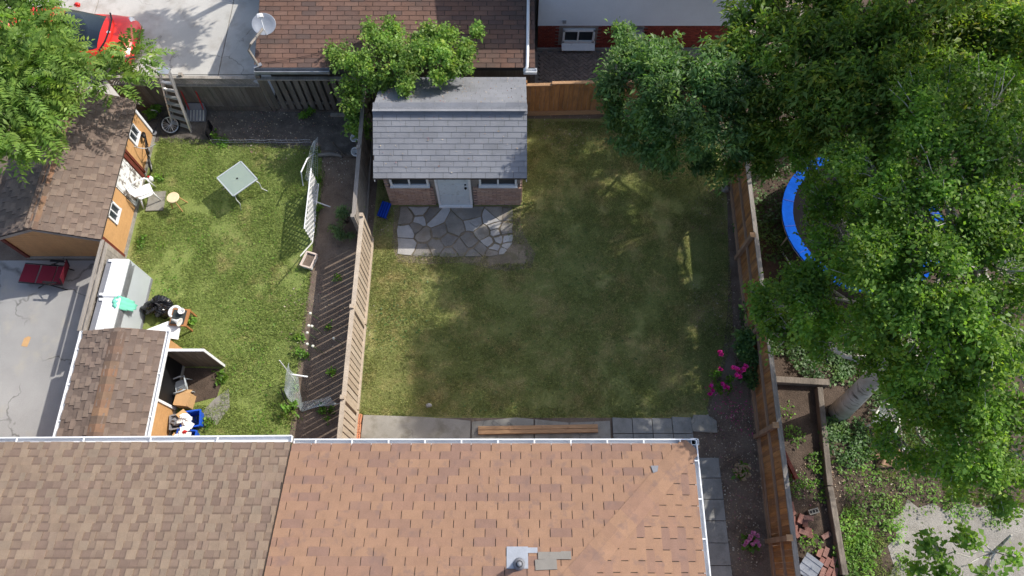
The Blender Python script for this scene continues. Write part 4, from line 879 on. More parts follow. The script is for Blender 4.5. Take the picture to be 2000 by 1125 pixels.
# draped cloth
cl = MB(); p = at(232, 590, 1.2); n = 12
for i in range(n+1):
    for j in range(n+1):
        u, v = i/n-.5, j/n-.5; cl.v.append((p.x+u*.36, p.y+v*.34+.06*u, .0+(1.21 if p.x+u*.36 < -9.1 else 1.21-(p.x+u*.36+9.1)*2.2)+.018*math.sin(u*17+v*6)+.014*math.sin(v*21)))
for i in range(n):
    for j in range(n):
        if (i-6)**2+(j-6)**2 < 34: cl.f.append((i*(n+1)+j, (i+1)*(n+1)+j, (i+1)*(n+1)+j+1, i*(n+1)+j+1))
co = tag(cl.build('cloth', m['teal'], None, True), 'crumpled teal cloth draped over the white lid edge', 'cloth'); sm = co.modifiers.new('thick', 'SOLIDIFY'); sm.thickness = .008
def blob(name, mt, c, r, amp, seed, nu=28, nv=16, label=None, cat=None, flat=1.0):
    rnd = random.Random(seed); ph = [(rnd.uniform(2, 9), rnd.uniform(1, 7), rnd.uniform(0, 6)) for _ in range(7)]
    b = MB()
    for i in range(nv+1):
        th_ = math.pi*i/nv
        for j in range(nu):
            a = 2*math.pi*j/nu; k = 1+amp*sum(math.sin(int(f)*a+g*th_+h) for f, g, h in ph)/3
            b.v.append((c[0]+r[0]*k*math.sin(th_)*math.cos(a), c[1]+r[1]*k*math.sin(th_)*math.sin(a), max(.0, c[2]+r[2]*k*math.cos(th_)*flat)))
    for i in range(nv):
        for j in range(nu): b.f.append((i*nu+j, i*nu+(j+1) % nu, (i+1)*nu+(j+1) % nu, (i+1)*nu+j))
    o = b.build(name, mt, None, False)
    return tag(o, label, cat) if label else o
p = at(310, 600, .2); blob('garbage_bag', m['black_bag'], (p.x, p.y, .2), (.34, .24, .24), .22, 4, 40, 22, 'shiny black garbage bag on the grass by the grey cabinets', 'bag')
p = at(341, 609, .4); t = thing('toilet_seat', 'white round toilet seat lid lying on the white board', 'toilet seat', (p.x, p.y, .36), R(20))
w = MB(); torus(w, (0, 0, .03), .13, .035, Matrix.Identity(3), 26, 8); w.build('seat_ring', m['white_plastic'], t, True)
MB().lathe([(0, 0), (.16, 0), (.165, .012), (.15, .02), (0, .024)], (0, 0, 0), 26, None, 1, 1.15).build('lid', m['white_plastic'], t, True)
tag(MB().hexa([(-8.95, 5.42, .42), (-7.95, 5.3, .36), (-7.98, 5.75, .3), (-8.3, 5.78, .3), (-8.95, 5.42, .45), (-7.95, 5.3, .39), (-7.98, 5.75, .33), (-8.3, 5.78, .33)]).build('tabletop_board', m['white_plastic']), 'white board propped behind the small shed roof', 'board')
p = at(362, 640, 0); t = thing('side_table', 'brown wooden side table with dark top beside the small shed', 'table', (p.x+.02, p.y+.12, 0), R(-4))
MB().box((0, 0, .4), (.42, .44, .03)).build('top', m['brown_wood'], t); MB().box((-.02, 0, .42), (.32, .36, .012)).build('inset', m['dark_top'], t)
for sx in (-1, 1):
    for sy in (-1, 1): MB().box((sx*.18, sy*.19, .19), (.04, .04, .38)).build('leg', m['brown_wood'], t)
for i, (x, y) in enumerate(((.06, .12),)):
    tb_ = tag(MB().lathe([(.05, 0), (.075, .06), (.08, .1), (.07, .1), (.05, .02), (0, .02)], (0, 0, 0), 16).build('bowl', m['white_plastic'], None, True), 'white bowl on the brown side table', 'bowl'); tb_.location = (p.x+.08, p.y+.24, .427)
tf = tag(MB().lathe([(.02, 0), (.03, .1), (.06, .16), (.11, .22), (.1, .22), (.0, .2)], (0, 0, 0), 14).build('funnel', m['white_plastic'], None, True), 'white funnel lying on its side on the brown table', 'funnel'); tf.location = (p.x-.1, p.y+.02, .53); tf.rotation_euler = (R(90), 0, R(70))
p = at(372, 605, 0); blob('crumpled_can', m['blue_plastic'], (p.x-.15, p.y-.1, .05), (.05, .05, .06), .2, 9, 12, 8, 'small blue can on the grass near the black bag', 'can')
# boxes and bins at the small shed wall
p = at(366, 787, .28); t = thing('cardboard_box', 'open cardboard box at the wall of the small shed', 'box', (p.x-.12, p.y+.08, 0), R(-6))
for sx in (-1, 1): MB().box((sx*.16, 0, .17), (.01, .3, .34)).build('side', m['cardboard'], t)
for sy in (-1, 1): MB().box((0, sy*.15, .17), (.32, .01, .34)).build('side', m['cardboard'], t)
MB().box((0, 0, .335), (.31, .29, .008), rX(R(6))).build('flap', m['cardboard'], t); MB().box((0, .2, .3), (.3, .12, .008), rX(R(-40))).build('flap', m['cardboard'], t)
def tub(label, loc, rz, w, l, h, mt, group='blue recycling bins'):
    t = thing('recycling_bin', label, 'bin', loc, rz, group); q = .85
    for sx in (-1, 1):
        MB().hexa([(sx*w/2*q-.008, -l/2*q, 0), (sx*w/2*q+.008, -l/2*q, 0), (sx*w/2*q+.008, l/2*q, 0), (sx*w/2*q-.008, l/2*q, 0), (sx*w/2-.008, -l/2, h), (sx*w/2+.008, -l/2, h), (sx*w/2+.008, l/2, h), (sx*w/2-.008, l/2, h)]).build('side', m[mt], t)
        MB().hexa([(-w/2*q, sx*l/2*q-.008, 0), (w/2*q, sx*l/2*q-.008, 0), (w/2*q, sx*l/2*q+.008, 0), (-w/2*q, sx*l/2*q+.008, 0), (-w/2, sx*l/2-.008, h), (w/2, sx*l/2-.008, h), (w/2, sx*l/2+.008, h), (-w/2, sx*l/2+.008, h)]).build('side', m[mt], t)
    MB().box((0, 0, .01), (w*q, l*q, .02)).build('bottom', m[mt], t)
    r = MB()
    for sx in (-1, 1): r.beam((sx*(w/2+.015), -l/2-.02, h), (sx*(w/2+.015), l/2+.02, h), .035, .025).beam((-w/2, sx*(l/2+.012), h), (w/2, sx*(l/2+.012), h), .034, .024)
    r.build('rim', m[mt], t); return t
p = at(362, 832, .3)
tub('blue recycling bin heaped with white bags beside the cardboard box', (p.x+.1, p.y+.16, 0), R(8), .4, .34, .32, 'blue_plastic')
tub('blue recycling bin of papers nearest the roof gutter', (p.x+.05, p.y-.28, 0), R(-5), .4, .36, .3, 'blue_plastic')
tub('dark grey bin against the shed planks', (p.x-.22, p.y+.1, 0), R(10), .26, .3, .3, 'grey_plastic')
random.seed(21)
for i, (lab, mt, dx, dy, z, r) in enumerate((('clear white plastic bag heaped in the blue bin', 'white_plastic', -.02, .14, .34, .15), ('crumpled white bag on the bin nearest the gutter', 'white_plastic', .0, -.26, .33, .16), ('brown paper bag beside the bin nearest the gutter', 'cardboard', -.2, -.25, .18, .13), ('small red wrapper on the white bag', 'red_tube', .06, -.16, .42, .045), ('dark grey bag in the grey bin', 'grey_plastic', -.22, .1, .3, .11))):
    blob('trash_bag', m[mt], (p.x+dx, p.y+dy, z), (r, r*.9, r*.7), .3, 30+i, 18, 12, lab, 'bag')
for i, (dx, dy, a) in enumerate(((.04, -.08, .3), (.12, .02, -.5), (-.1, .26, .9))):
    o = tag(MB().box((0, 0, 0), (.2, .13, .02)).build('paper_sheet', m['white_plastic' if i < 2 else 'cardboard']), ('white carton lying between the two blue bins', 'white flyer on the edge of the farther blue bin', 'brown flattened carton behind the farther blue bin')[i], 'carton'); o.location = (p.x+dx, p.y+dy, .38); o.rotation_euler = (.2, .15*i, a)
p = at(330, 735, .3); plastic_chair('grey-white plastic chair stored inside the small shed doorway', (-7.72, 4.2, 0), R(110), 'board_grey', .6)
tag(MB().prism([(-.35, -.2), (.1, -.42), (.34, .0), (.25, .45), (-.05, .2)], 0, .02).build('concrete_scrap', m['concrete_pad']), 'pale worn concrete patch in the grass by the bins', 'slab').location = (-6.95, 3.75, .0)
struct(MB().prism([(-7.85, 3.75), (-6.95, 4.0), (-6.85, 4.68), (-7.85, 4.72)], 0, .018).build('doorway_soil', m['soil_dark']))

# ---- white lattice trellis, poles and netting along the garden bed
t = thing('trellis', 'white plastic lattice trellis standing at the garden bed edge', 'trellis', (-5.12, 8.0, 0), R(1))
tl = MB(); Lt, Ht = 1.75, .74
for i in range(-6, 20):
    for s in (-1, 1):
        a, b = i*.155, i*.155+s*Ht
        lo, hi = sorted((a, b)); 
        z0, z1 = 0.0, 1.0
        def cl_(y, z): return (0.03*math.sin(y*3), y, z+.14)
        # clip against the panel ends
        f0 = max(0, (-a)/(b-a)) if (a < 0) != (b < 0) and a < 0 else (max(0, (Lt-a)/(b-a)) if a > Lt and b < Lt else 0)
        f1 = (Lt-a)/(b-a) if a < Lt < b else ((0-a)/(b-a) if b < 0 < a else 1)
        if (a < 0 and b < 0) or (a > Lt and b > Lt) or f1-f0 < .05: continue
        ya, yb = a+(b-a)*f0, a+(b-a)*f1; tl.beam(cl_(ya, Ht*f0), cl_(yb, Ht*f1), .036, .008, (1, 0, 0))
stuff(tl.build('lattice', m['white_plastic'], t))
ed = MB().beam((0, 0, .14), (0, Lt, .14), .025, .025).beam((0, 0, .14+Ht), (0, Lt, .14+Ht), .025, .025).build('edge_rail', m['white_plastic'], t)
def pole(label, pts, r=.016, mt='white_metal'):
    return tag(MB().tube(pts, r, 8).build('garden_pole', m[mt]), label, 'pole', 'garden poles')
pole('white bent pole standing at the far end of the trellis', [at(614, 300, 0), at(600, 310, .9), at(588, 336, .9), at(592, 362, .4)], .018)
pole('white pole lying from the trellis across the garden bed', [at(601, 388, .5), at(645, 404, .1)])
pole('short white pole at the near netting by the bed', [at(568, 731, .4), at(601, 736, .3)], .02)
pole('thin grey stake holding up the near netting', [at(575, 742, 0), at(546, 704, 1.0)], .012)
pole('bent dark stake in the near netting', [at(548, 758, .5), at(556, 780, .3), at(572, 802, .05)], .012, 'black')
def netting(label, quad, n, k, seed):
    rnd = random.Random(seed); b = MB()
    P = lambda u, v: (quad[0].lerp(quad[1], u)).lerp(quad[3].lerp(quad[2], u), v)+Vector((.05*math.sin(u*5+seed), .05*math.sin(v*4+seed), .05*math.sin(u*7+v*5)))
    for i in range(n+1): b.tube([P(i/n, j/8) for j in range(9)], .0028, 3, False)
    for i in range(k+1): b.tube([P(j/8, i/k) for j in range(9)], .0028, 3, False)
    o = b.build('bird_netting', m['net']); return tag(o, label, 'netting')
netting('loose bird netting hung at the far end of the trellis', [at(607, 282, .9), at(622, 272, .5), at(620, 370, .0), at(592, 345, .7)], 10, 26, 1)
netting('tangled bird netting heaped at the near end of the bed', [at(560, 712, .8), at(580, 740, .3), at(590, 800, .05), at(550, 760, .5)], 16, 26, 2)
netting('bird netting spread low across the near bed', [at(585, 790, .1), at(640, 775, .2), at(660, 790, .15), at(590, 806, .05)], 14, 20, 3)
# planter box
p = at(604, 509, .1); t = thing('planter_tray', 'pale plastic planter tray of dry soil on the bed edge', 'planter', (p.x, p.y, 0), R(-18))
for sx in (-1, 1):
    MB().box((sx*.13, 0, .08), (.02, .38, .15)).build('side', m['white_plastic'], t); MB().box((0, sx*.19, .08), (.24, .02, .15)).build('side', m['white_plastic'], t)
r = MB()
for sx in (-1, 1): r.beam((sx*.138, -.21, .16), (sx*.138, .21, .16), .04, .02).beam((-.12, sx*.198, .16), (.12, sx*.198, .16), .04, .019)
r.build('rim', m['terra'], t); MB().box((0, 0, .06), (.24, .36, .11)).build('soil', m['soil'], t)
# buckets by the old fence
def bucket(label, p, rot):
    t = thing('bucket', label, 'bucket', p, rot=rot, group='buckets by the old fence')
    MB().lathe([(0, .0), (.09, 0), (.115, .22), (.125, .225), (.125, .24), (.105, .24), (.082, .02), (0, .02)], (0, 0, 0), 18).build('shell', m['white_plastic'], t, True)
    w = MB(); torus(w, (0, 0, .22), .13, .005, rX(R(60)), 16, 4, (0, math.pi)); w.build('bail', m['grey_metal'], t)
bucket('white bucket tipped towards us beside the old fence', at(698, 296, .02), (R(35), 0, 0))
bucket('white bucket half under the vine beside the old fence', at(703, 262, .02), (R(-20), R(10), 0))
bucket('grey-white bucket between the other two by the old fence', at(699, 276, .02), (R(10), R(-10), 0))
# log and edging in the bed
tag(MB().tube([at(622, 303, .05), at(645, 301, .07), at(662, 303, .05), at(668, 308, .04)], [.05, .06, .05, .03], 8).build('driftwood_log', m['bark_grey'], None, True), 'bleached crooked log lying across the garden bed', 'log')
tag(MB().tube([at(650, 278, .03), at(662, 292, .05), at(676, 306, .04), at(700, 308, .03)], [.015, .02, .02, .012], 6).build('dead_branch', m['bark'], None, True), 'thin dark branch lying near the buckets', 'branch')
tag(MB().box((0, 0, .03), (.42, .1, .05)).build('offcut_board', m['wood_greylight']), 'short pale board at the foot of the gapped fence', 'board').location = (*at(661, 226, 0)[:2], 0.01)
wf = MB()
for i in range(18): wf.tube([(i*.16, 0, 0), (i*.16, 0, .2)], .005, 4)
for z in (.06, .17): wf.tube([(j*.16, .012*math.sin(j*2), z+.012*math.sin(j*1.3)) for j in range(18)], .004, 4)
wfo = tag(wf.build('wire_edging', m['alu']), 'low white wire edging between lawn and bare soil strip', 'edging'); wfo.location = (-8.25, 11.12, 0)
tag(MB().box((0, 0, .16), (.03, .45, .32)).build('edging_panel', m['net_black']), 'small black mesh panel standing on the bare soil', 'panel').location = (-8.35, 11.45, 0)

# ---- blue lid by the brick shed
p = at(757, 412, .05); t = thing('crate_lid', 'broken bright blue plastic crate leaning by the brick shed wall', 'crate', (p.x, p.y, .02), rot=(R(20), R(-18), R(-28)))
MB().box((0, 0, .16), (.3, .42, .016)).build('panel', m['blue_dark'], t)
for i in range(4): MB().box((-.12+i*.08, 0, .175), (.02, .4, .018)).build('rib', m['blue_plastic'], t)
MB().box((-.15, 0, .12), (.014, .4, .1)).build('side', m['blue_dark'], t); MB().box((0, -.2, .12), (.3, .014, .1)).build('side', m['blue_dark'], t)

# ---- lumber and bricks on the patio
p0, p1 = at(934, 842, .07), at(1167, 838, .07)
for i in range(2):
    o = thing('lumber_post', ('sawn timber post lying on the patio, on the lawn side', 'sawn timber post lying on the patio, on the roof side')[i], 'timber', (0, 0, 0), 0, 'timbers on the patio')
    dy = .05-i*.095; a, b = p0+Vector((0, dy, .05)), p1+Vector((0, dy, .05))
    MB().beam(a, b, .088, .088).build('timber', m['lumber'], o, bevel=.006)
for i in range(3):
    p = at(702-i*1.6, 818+i*19, .1); t = thing('perforated_brick', ('orange perforated brick standing on the patio, farthest from the gutter', 'orange perforated brick standing on the patio, middle of three', 'orange perforated brick standing on the patio, nearest the gutter')[i], 'brick', (p.x, p.y, .07), R(U(-8, 4)), 'bricks by the picket fence')
    MB().box((0, 0, .045), (.1, .21, .09)).build('body', m['brick_orange'], t, bevel=.004)
    for a in range(5):
        for s in (-1, 1): MB().lathe([(0, .0895), (.011, .0895), (.011, .0925), (0, .0925)], (s*.024, -.075+a*.037, 0), 8).build('hole', m['black'], t)
p = at(838, 792, 0); blob('pale_stone', m['flag_pale'], (p.x, p.y, .02), (.07, .05, .04), .2, 3, 12, 8, 'pale stone on the lawn near the patio edge', 'stone')
p = at(927, 437, .05); tag(MB().prism([(-.14, .05), (.13, .07), (.12, -.03), (.03, -.09)], .055, .075).build('stone_flake', m['flag_pale']), 'loose pale stone flake on the flagstones', 'stone').location = (p.x, p.y, 0)
p = at(1402, 362, .08); blob('pale_stone', m['flag'], (p.x+.2, p.y-.1, .06), (.12, .1, .1), .2, 13, 12, 8, 'grey stone at the foot of the orange fence', 'stone')

# ================================================================ RIGHT-HAND YARD THINGS
t = thing('trampoline', 'round trampoline with bright blue pad under the trees', 'trampoline', (8.75, 8.3, 0))
rr = 2.0
b = MB(); n = 48; w2 = .27
for i in range(n):
    a = 2*math.pi*i/n; c_, s_ = math.cos(a), math.sin(a)
    for r_, z in ((rr, .76), (rr, .82), (rr-w2, .82), (rr-w2, .78)): b.v.append((r_*c_, r_*s_, z+.006*math.sin(i*2.1)))
for i in range(n):
    j = (i+1) % n
    for q in range(4): b.f.append((i*4+q, j*4+q, j*4+(q+1) % 4, i*4+(q+1) % 4))
b.build('pad', m['blue_pad'], t)
MB().lathe([(0, .77), (rr-w2+.06, .77), (rr-w2+.06, .775), (0, .775)], (0, 0, 0), 48).build('jump_mat', m['net_black'], t)
w = MB(); torus(w, (0, 0, .74), rr-.03, .025, Matrix.Identity(3), 48, 6); w.build('ring', m['alu'], t)
for i in range(4):
    a = i*math.pi/2+.4; MB().tube([(1.9*math.cos(a-.2), 1.9*math.sin(a-.2), .74), (1.9*math.cos(a-.2), 1.9*math.sin(a-.2), .02), (1.9*math.cos(a+.2), 1.9*math.sin(a+.2), .02), (1.9*math.cos(a+.2), 1.9*math.sin(a+.2), .74)], .025, 6).build('leg', m['alu'], t)
for i in range(16):
    a = 2*math.pi*i/16+.1; MB().beam((1.72*math.cos(a), 1.72*math.sin(a), .828), (1.98*math.cos(a), 1.98*math.sin(a), .828), .012, .01).build('pad_seam', m['blue_dark'], t)
# timber bed
t = thing('raised_bed', 'sunken bed framed with old grey timbers beyond the orange fence', 'raised bed', (0, 0, 0))
MB().beam((6.1, 4.38, .12), (7.45, 4.3, .12), .15, .2).build('timber', m['timber'], t, bevel=.012)
tp = [at(1602, 756, .2), at(1622, 950, .2), at(1652, 1125, .2), at(1672, 1260, .2)]
for a, b in zip(tp[:-1], tp[1:]): MB().beam(a+Vector((0, 0, -.1)), b+Vector((0, .02, -.1)), .13, .2).build('timber', m['timber'], t, bevel=.012)
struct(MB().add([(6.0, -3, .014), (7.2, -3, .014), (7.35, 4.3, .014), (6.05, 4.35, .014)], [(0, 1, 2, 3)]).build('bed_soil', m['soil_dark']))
MB().beam((6.05, 3.05, .1), (6.35, 2.1, .12), .08, .1).build('stake', m['trim_red'], t)
random.seed(5)
pile = at(1562, 1015, 0)
for i in range(15):
    lay = i//7; x = pile.x+(i % 7 % 3)*.16-.2+U(-.04, .04); y = pile.y+((i % 7)//3)*.24-.25+U(-.05, .05)
    o = tag(MB().box((0, 0, 0), (.1, .21, .07)).build('old_brick', m['brick_old']), 'reddish old brick in the pile beside the orange fence', 'brick', 'old brick pile'); o.location = (x, y, .05+lay*.075); o.rotation_euler = (U(-.1, .1), U(-.1, .1), U(-.5, .5)+(1.57 if i % 4 == 0 else 0))
pile2 = at(1612, 1098, 0)
for i in range(8):
    o = tag(MB().box((0, 0, 0), (.1, .21, .07)).build('old_brick', m['brick_old']), 'reddish brick lying flat beside the grey sheet near the timber', 'brick', 'bricks by the grey sheet'); o.location = (pile2.x+(i % 3)*.13-.12, pile2.y+(i//3)*.2-.2, .05+.002*i); o.rotation_euler = (0, U(-.08, .08), -.5+U(-.12, .12))
o = tag(MB().box((0, 0, 0), (.1, .21, .07)).build('old_brick', m['brick_old']), 'single brick lying apart between the two brick piles', 'brick'); o.location = (*at(1613, 1046, .05)[:2], .05); o.rotation_euler = (0, 0, -1.1)
p = at(1588, 999, .05); t = thing('hollow_block', 'small pale three-hole block near the brick pile', 'block', (p.x, p.y, 0), R(15))
MB().box((0, 0, .05), (.23, .11, .1)).build('body', m['concrete_pad'], t)
for i in range(3): MB().box((-.07+i*.07, 0, .101), (.045, .06, .006)).build('hole', m['black'], t)
p = at(1582, 1108, .1); t = thing('sheet_metal_panel', 'grey ribbed sheet lying tilted among bricks and weeds', 'panel', (p.x, p.y, .1), rot=(R(8), R(10), R(-35)))
MB().box((0, 0, 0), (.42, .46, .012)).build('sheet', m['grey_metal'], t)
for i in range(3): MB().box((0, -.15+i*.15, .012), (.42, .02, .015)).build('rib', m['grey_metal'], t)
p = at(1705, 830, 0); plastic_chair('dirty white plastic chair under the birch branches', (p.x+.05, p.y, 0), R(150), 'petal_white', .85)
p = at(1735, 902, 0)
for i, (x0, y0, x1, y1, z, r) in enumerate(((-.3, .1, .3, .22, .07, .06), (-.3, -.1, .32, -.05, .06, .055), (-.25, -.12, -.1, .25, .14, .05), (-.05, .0, .2, .1, .13, .05))):
    t = thing('firewood_log', ('rear log of the small woodpile under the birch', 'front log of the small woodpile under the birch', 'crosswise log on the left of the small woodpile', 'short log on top of the small woodpile')[i], 'log', (p.x, p.y, 0), 0, 'woodpile logs')
    MB().tube([(x0, y0, z), ((x0+x1)/2+.03, (y0+y1)/2, z+.02), (x1, y1, z)], r, 9, False).build('bark', m['log'], t, True)
    for (x, y) in ((x0, y0), (x1, y1)): MB().lathe([(0, -.004), (r, -.004), (r, .004), (0, .004)], (x, y, z), 10, Vector((x1-x0, y1-y0, 0)).to_track_quat('Z', 'Y').to_matrix()).build('cut_end', m['log_end'], t)
o = tag(MB().box((0, 0, .02), (.2, .06, .03)).build('wood_offcut', m['white_paint']), 'pale board end beside the woodpile', 'board'); o.location = (*at(1760, 878, 0)[:2], .01); o.rotation_euler = (0, 0, .4)
o = tag(MB().box((0, 0, .03), (.16, .08, .05)).build('broken_brick', m['brick_old']), 'broken brick in the weeds above the woodpile', 'brick'); o.location = (*at(1698, 872, 0)[:2], .01); o.rotation_euler = (0, 0, .7)

# ================================================================ VEGETATION
def mesh_np(name, verts, faces, mt, parent=None):
    """verts (n,3), faces (k,f) all with the same side count"""
    me = bpy.data.meshes.new(name); nf, fs = faces.shape
    me.vertices.add(len(verts)); me.vertices.foreach_set('co', verts.astype(np.float32).ravel())
    me.loops.add(nf*fs); me.loops.foreach_set('vertex_index', faces.astype(np.int32).ravel())
    me.polygons.add(nf); me.polygons.foreach_set('loop_start', np.arange(0, nf*fs, fs, dtype=np.int32))
    me.update(calc_edges=True); me.materials.append(mt)
    o = bpy.data.objects.new(name, me); C.objects.link(o)
    if parent: o.parent = parent
    return o
def unit(v): return v/np.maximum(np.linalg.norm(v, axis=1, keepdims=True), 1e-6)
def leaves(cent, dirs, size, up_bias=1.0, wid=.5, droop=.25):
    """diamond leaves folded on the midrib: base, side, tip, side (4 verts, one quad)"""
    n = len(cent); d = unit(dirs); nrm = unit(rng.normal(0, .55, (n, 3))+np.array([.12, .05, up_bias]))
    side = unit(np.cross(d, nrm)); L = size*np.clip(rng.lognormal(0, .32, (n, 1)), .45, 1.8); tip = cent+d*L; tip[:, 2] -= (droop*L)[:, 0]
    mid = cent+d*L*.45; mid2 = mid+np.cross(side, d)*L*.06
    v = np.stack([cent, mid2+side*L*wid/2, tip, mid2-side*L*wid/2], 1).reshape(-1, 3)
    return v, np.arange(4*n).reshape(-1, 4)
def blades(cx, cy, h, w, z0=.0, lean=.6):
    n = len(cx); a = rng.uniform(0, 6.283, n); b = rng.uniform(0, 6.283, n); hh = h*rng.uniform(.6, 1.3, n); le = rng.uniform(.1, lean, n)*hh*1.6
    base = np.stack([cx, cy, np.full(n, z0)], 1); s = np.stack([np.cos(a), np.sin(a), np.zeros(n)], 1)*w/2
    tip = base+np.stack([np.cos(b)*le, np.sin(b)*le, hh*.75], 1)
    v = np.stack([base-s, base+s, tip], 1).reshape(-1, 3); return v, np.arange(3*n).reshape(-1, 3)
def inside(poly, x, y):
    r = np.zeros(len(x), bool); j = len(poly)-1
    for i in range(len(poly)):
        xi, yi = poly[i]; xj, yj = poly[j]
        c = ((yi > y) != (yj > y)) & (x < (xj-xi)*(y-yi)/((yj-yi) if yj != yi else 1e-9)+xi); r ^= c; j = i
    return r
_gr = rng.random((64, 64))
def vnoise(x, y, f):
    x = x*f+100; y = y*f+100; i = np.floor(x).astype(int); j = np.floor(y).astype(int); u = x-i; v = y-j; u = u*u*(3-2*u); v = v*v*(3-2*v)
    g = lambda a, b: _gr[a % 64, b % 64]
    return (g(i, j)*(1-u)+g(i+1, j)*u)*(1-v)+(g(i, j+1)*(1-u)+g(i+1, j+1)*u)*v
def lawn(name, label, poly, dens, h, holes, thin, mt):
    xs = [p[0] for p in poly]; ys = [p[1] for p in poly]; A = (max(xs)-min(xs))*(max(ys)-min(ys)); n = int(A*dens)
    x = rng.uniform(min(xs), max(xs), n); y = rng.uniform(min(ys), max(ys), n); k = inside(poly, x, y)
    for hx0, hx1, hy0, hy1 in holes: k &= ~((x > hx0) & (x < hx1) & (y > hy0) & (y < hy1))
    nz = vnoise(x, y, 1.3)*.6+vnoise(x, y, 4.1)*.4; k &= rng.random(n) < np.clip((nz-thin)*4+.35, .06, 1)
    x, y = x[k], y[k]; hv = h*(.6+.9*vnoise(x, y, 2.3)); v, f = blades(x, y, hv, .015)
    o = mesh_np(name, v, f, mt); o['label'] = label; o['category'] = 'grass'; return stuff(o)
lawn('lawn_grass', 'short patchy olive grass of the shaded lawn', [(-3.55, 3.55), (3.4, 3.5), (4.6, 3.7), (5.4, 5.5), (5.6, 8), (5.6, 11.8), (-3.55, 11.9)], 5200, .055, [(-3.25, .3, 9.1, 11.9), (-2.9, -.1, 7.75, 9.15), (-.6, .35, 7.45, 8.0)], .2, m['blade_worn'])
lawn('side_lawn_grass', 'short sunny green grass of the left yard', [(-9.8, 2.4), (-5.02, 2.4), (-5.1, 8), (-5.05, 10.2), (-5.3, 11.0), (-8, 11.2), (-9.75, 11.3)], 4200, .065, [(-9.9, -7.85, 2.4, 5.2), (-9.8, -8.85, 5.2, 7.2), (-7.86, -6.85, 3.8, 4.72)], .26, m['blade'])

def clumpleaves(cent, rad, n, size, twig=18, spread=.16, wid=.5, up=1.0, shell=.55, droop=.25, csr=1.0):
    """leaf sprays round twig ends spread through an ellipsoid, denser to its outside"""
    k = max(3, n//twig); R3 = np.array(rad); ns = max(4, int(5+max(rad)*6)); su = unit(rng.normal(0, 1, (ns, 3))); su[:, 2] = np.where(su[:, 2] < -.35, -su[:, 2], su[:, 2])
    sc = su*rng.uniform(shell, .92, (ns, 1)); sr = rng.uniform(.2, .42, (ns, 1))*csr; w = (sr[:, 0]**2); w /= w.sum()
    idx = rng.choice(ns, k, p=w); lu = unit(rng.normal(0, 1, (k, 3)))*rng.uniform(.3, 1, (k, 1))
    lu[:, 2] = np.where(lu[:, 2] < -.25, -lu[:, 2]*.6, lu[:, 2]); rel = sc[idx]+lu*sr[idx]
    tw = np.array(cent)+rel*R3; u = unit(rel*.6+lu)
    out = unit(u+np.array([0, 0, .25])+rng.normal(0, .35, u.shape))
    t = rng.uniform(0, 1, (len(tw), twig, 1)); c = tw[:, None, :]-out[:, None, :]*spread*2.2*(1-t)+rng.normal(0, spread*.42, (len(tw), twig, 3))
    d = out[:, None, :]*.8+rng.normal(0, .7, c.shape); c = c.reshape(-1, 3); d = d.reshape(-1, 3); d[:, 2] -= .15
    return leaves(c, d, size, up, wid, droop)+(tw,)
def pinnate(tw, out, length, pairs, lsize, wid=.3):
    """compound fronds: a drooping rachis from tw along out with paired leaflets; returns leaf quads"""
    n = len(tw); out = unit(out); L = length*rng.uniform(.7, 1.25, (n, 1)); sd = unit(np.cross(out, np.array([0, 0, 1.0])+rng.normal(0, .25, (n, 3)))); V = []
    upv = np.cross(sd, out)
    for i in range(pairs):
        f = .15+.85*i/(pairs-1); c = tw+out*L*f; c[:, 2] -= (.35*L[:, 0]*f*f); tap = (math.sin(math.pi*(.12+.8*f))*.55+.5)
        for s in ((-1, 1) if i < pairs-1 else (0,)):
            d = unit(out*.5+sd*s+rng.normal(0, .12, (n, 3))) if s else out
            ls = lsize*tap*rng.uniform(.85, 1.15, (n, 1)); w = unit(np.cross(d, upv+rng.normal(0, .18, (n, 3)))); m1 = c+d*ls*.42
            tip = c+d*ls; tip[:, 2] -= .22*ls[:, 0]
            V.append(np.stack([c, m1+w*ls*wid/2, tip, m1-w*ls*wid/2], 1))
    v = np.concatenate(V, 0).reshape(-1, 3); return v, np.arange(len(v)).reshape(-1, 4)
def crook(a, b, n=5, j=.08):
    a = Vector(a); b = Vector(b); L = (b-a).length
    return [a.lerp(b, i/n)+(Vector((U(-1, 1), U(-1, 1), U(-.5, .5)))*j*L if 0 < i < n else Vector((0, 0, 0))) for i in range(n+1)]
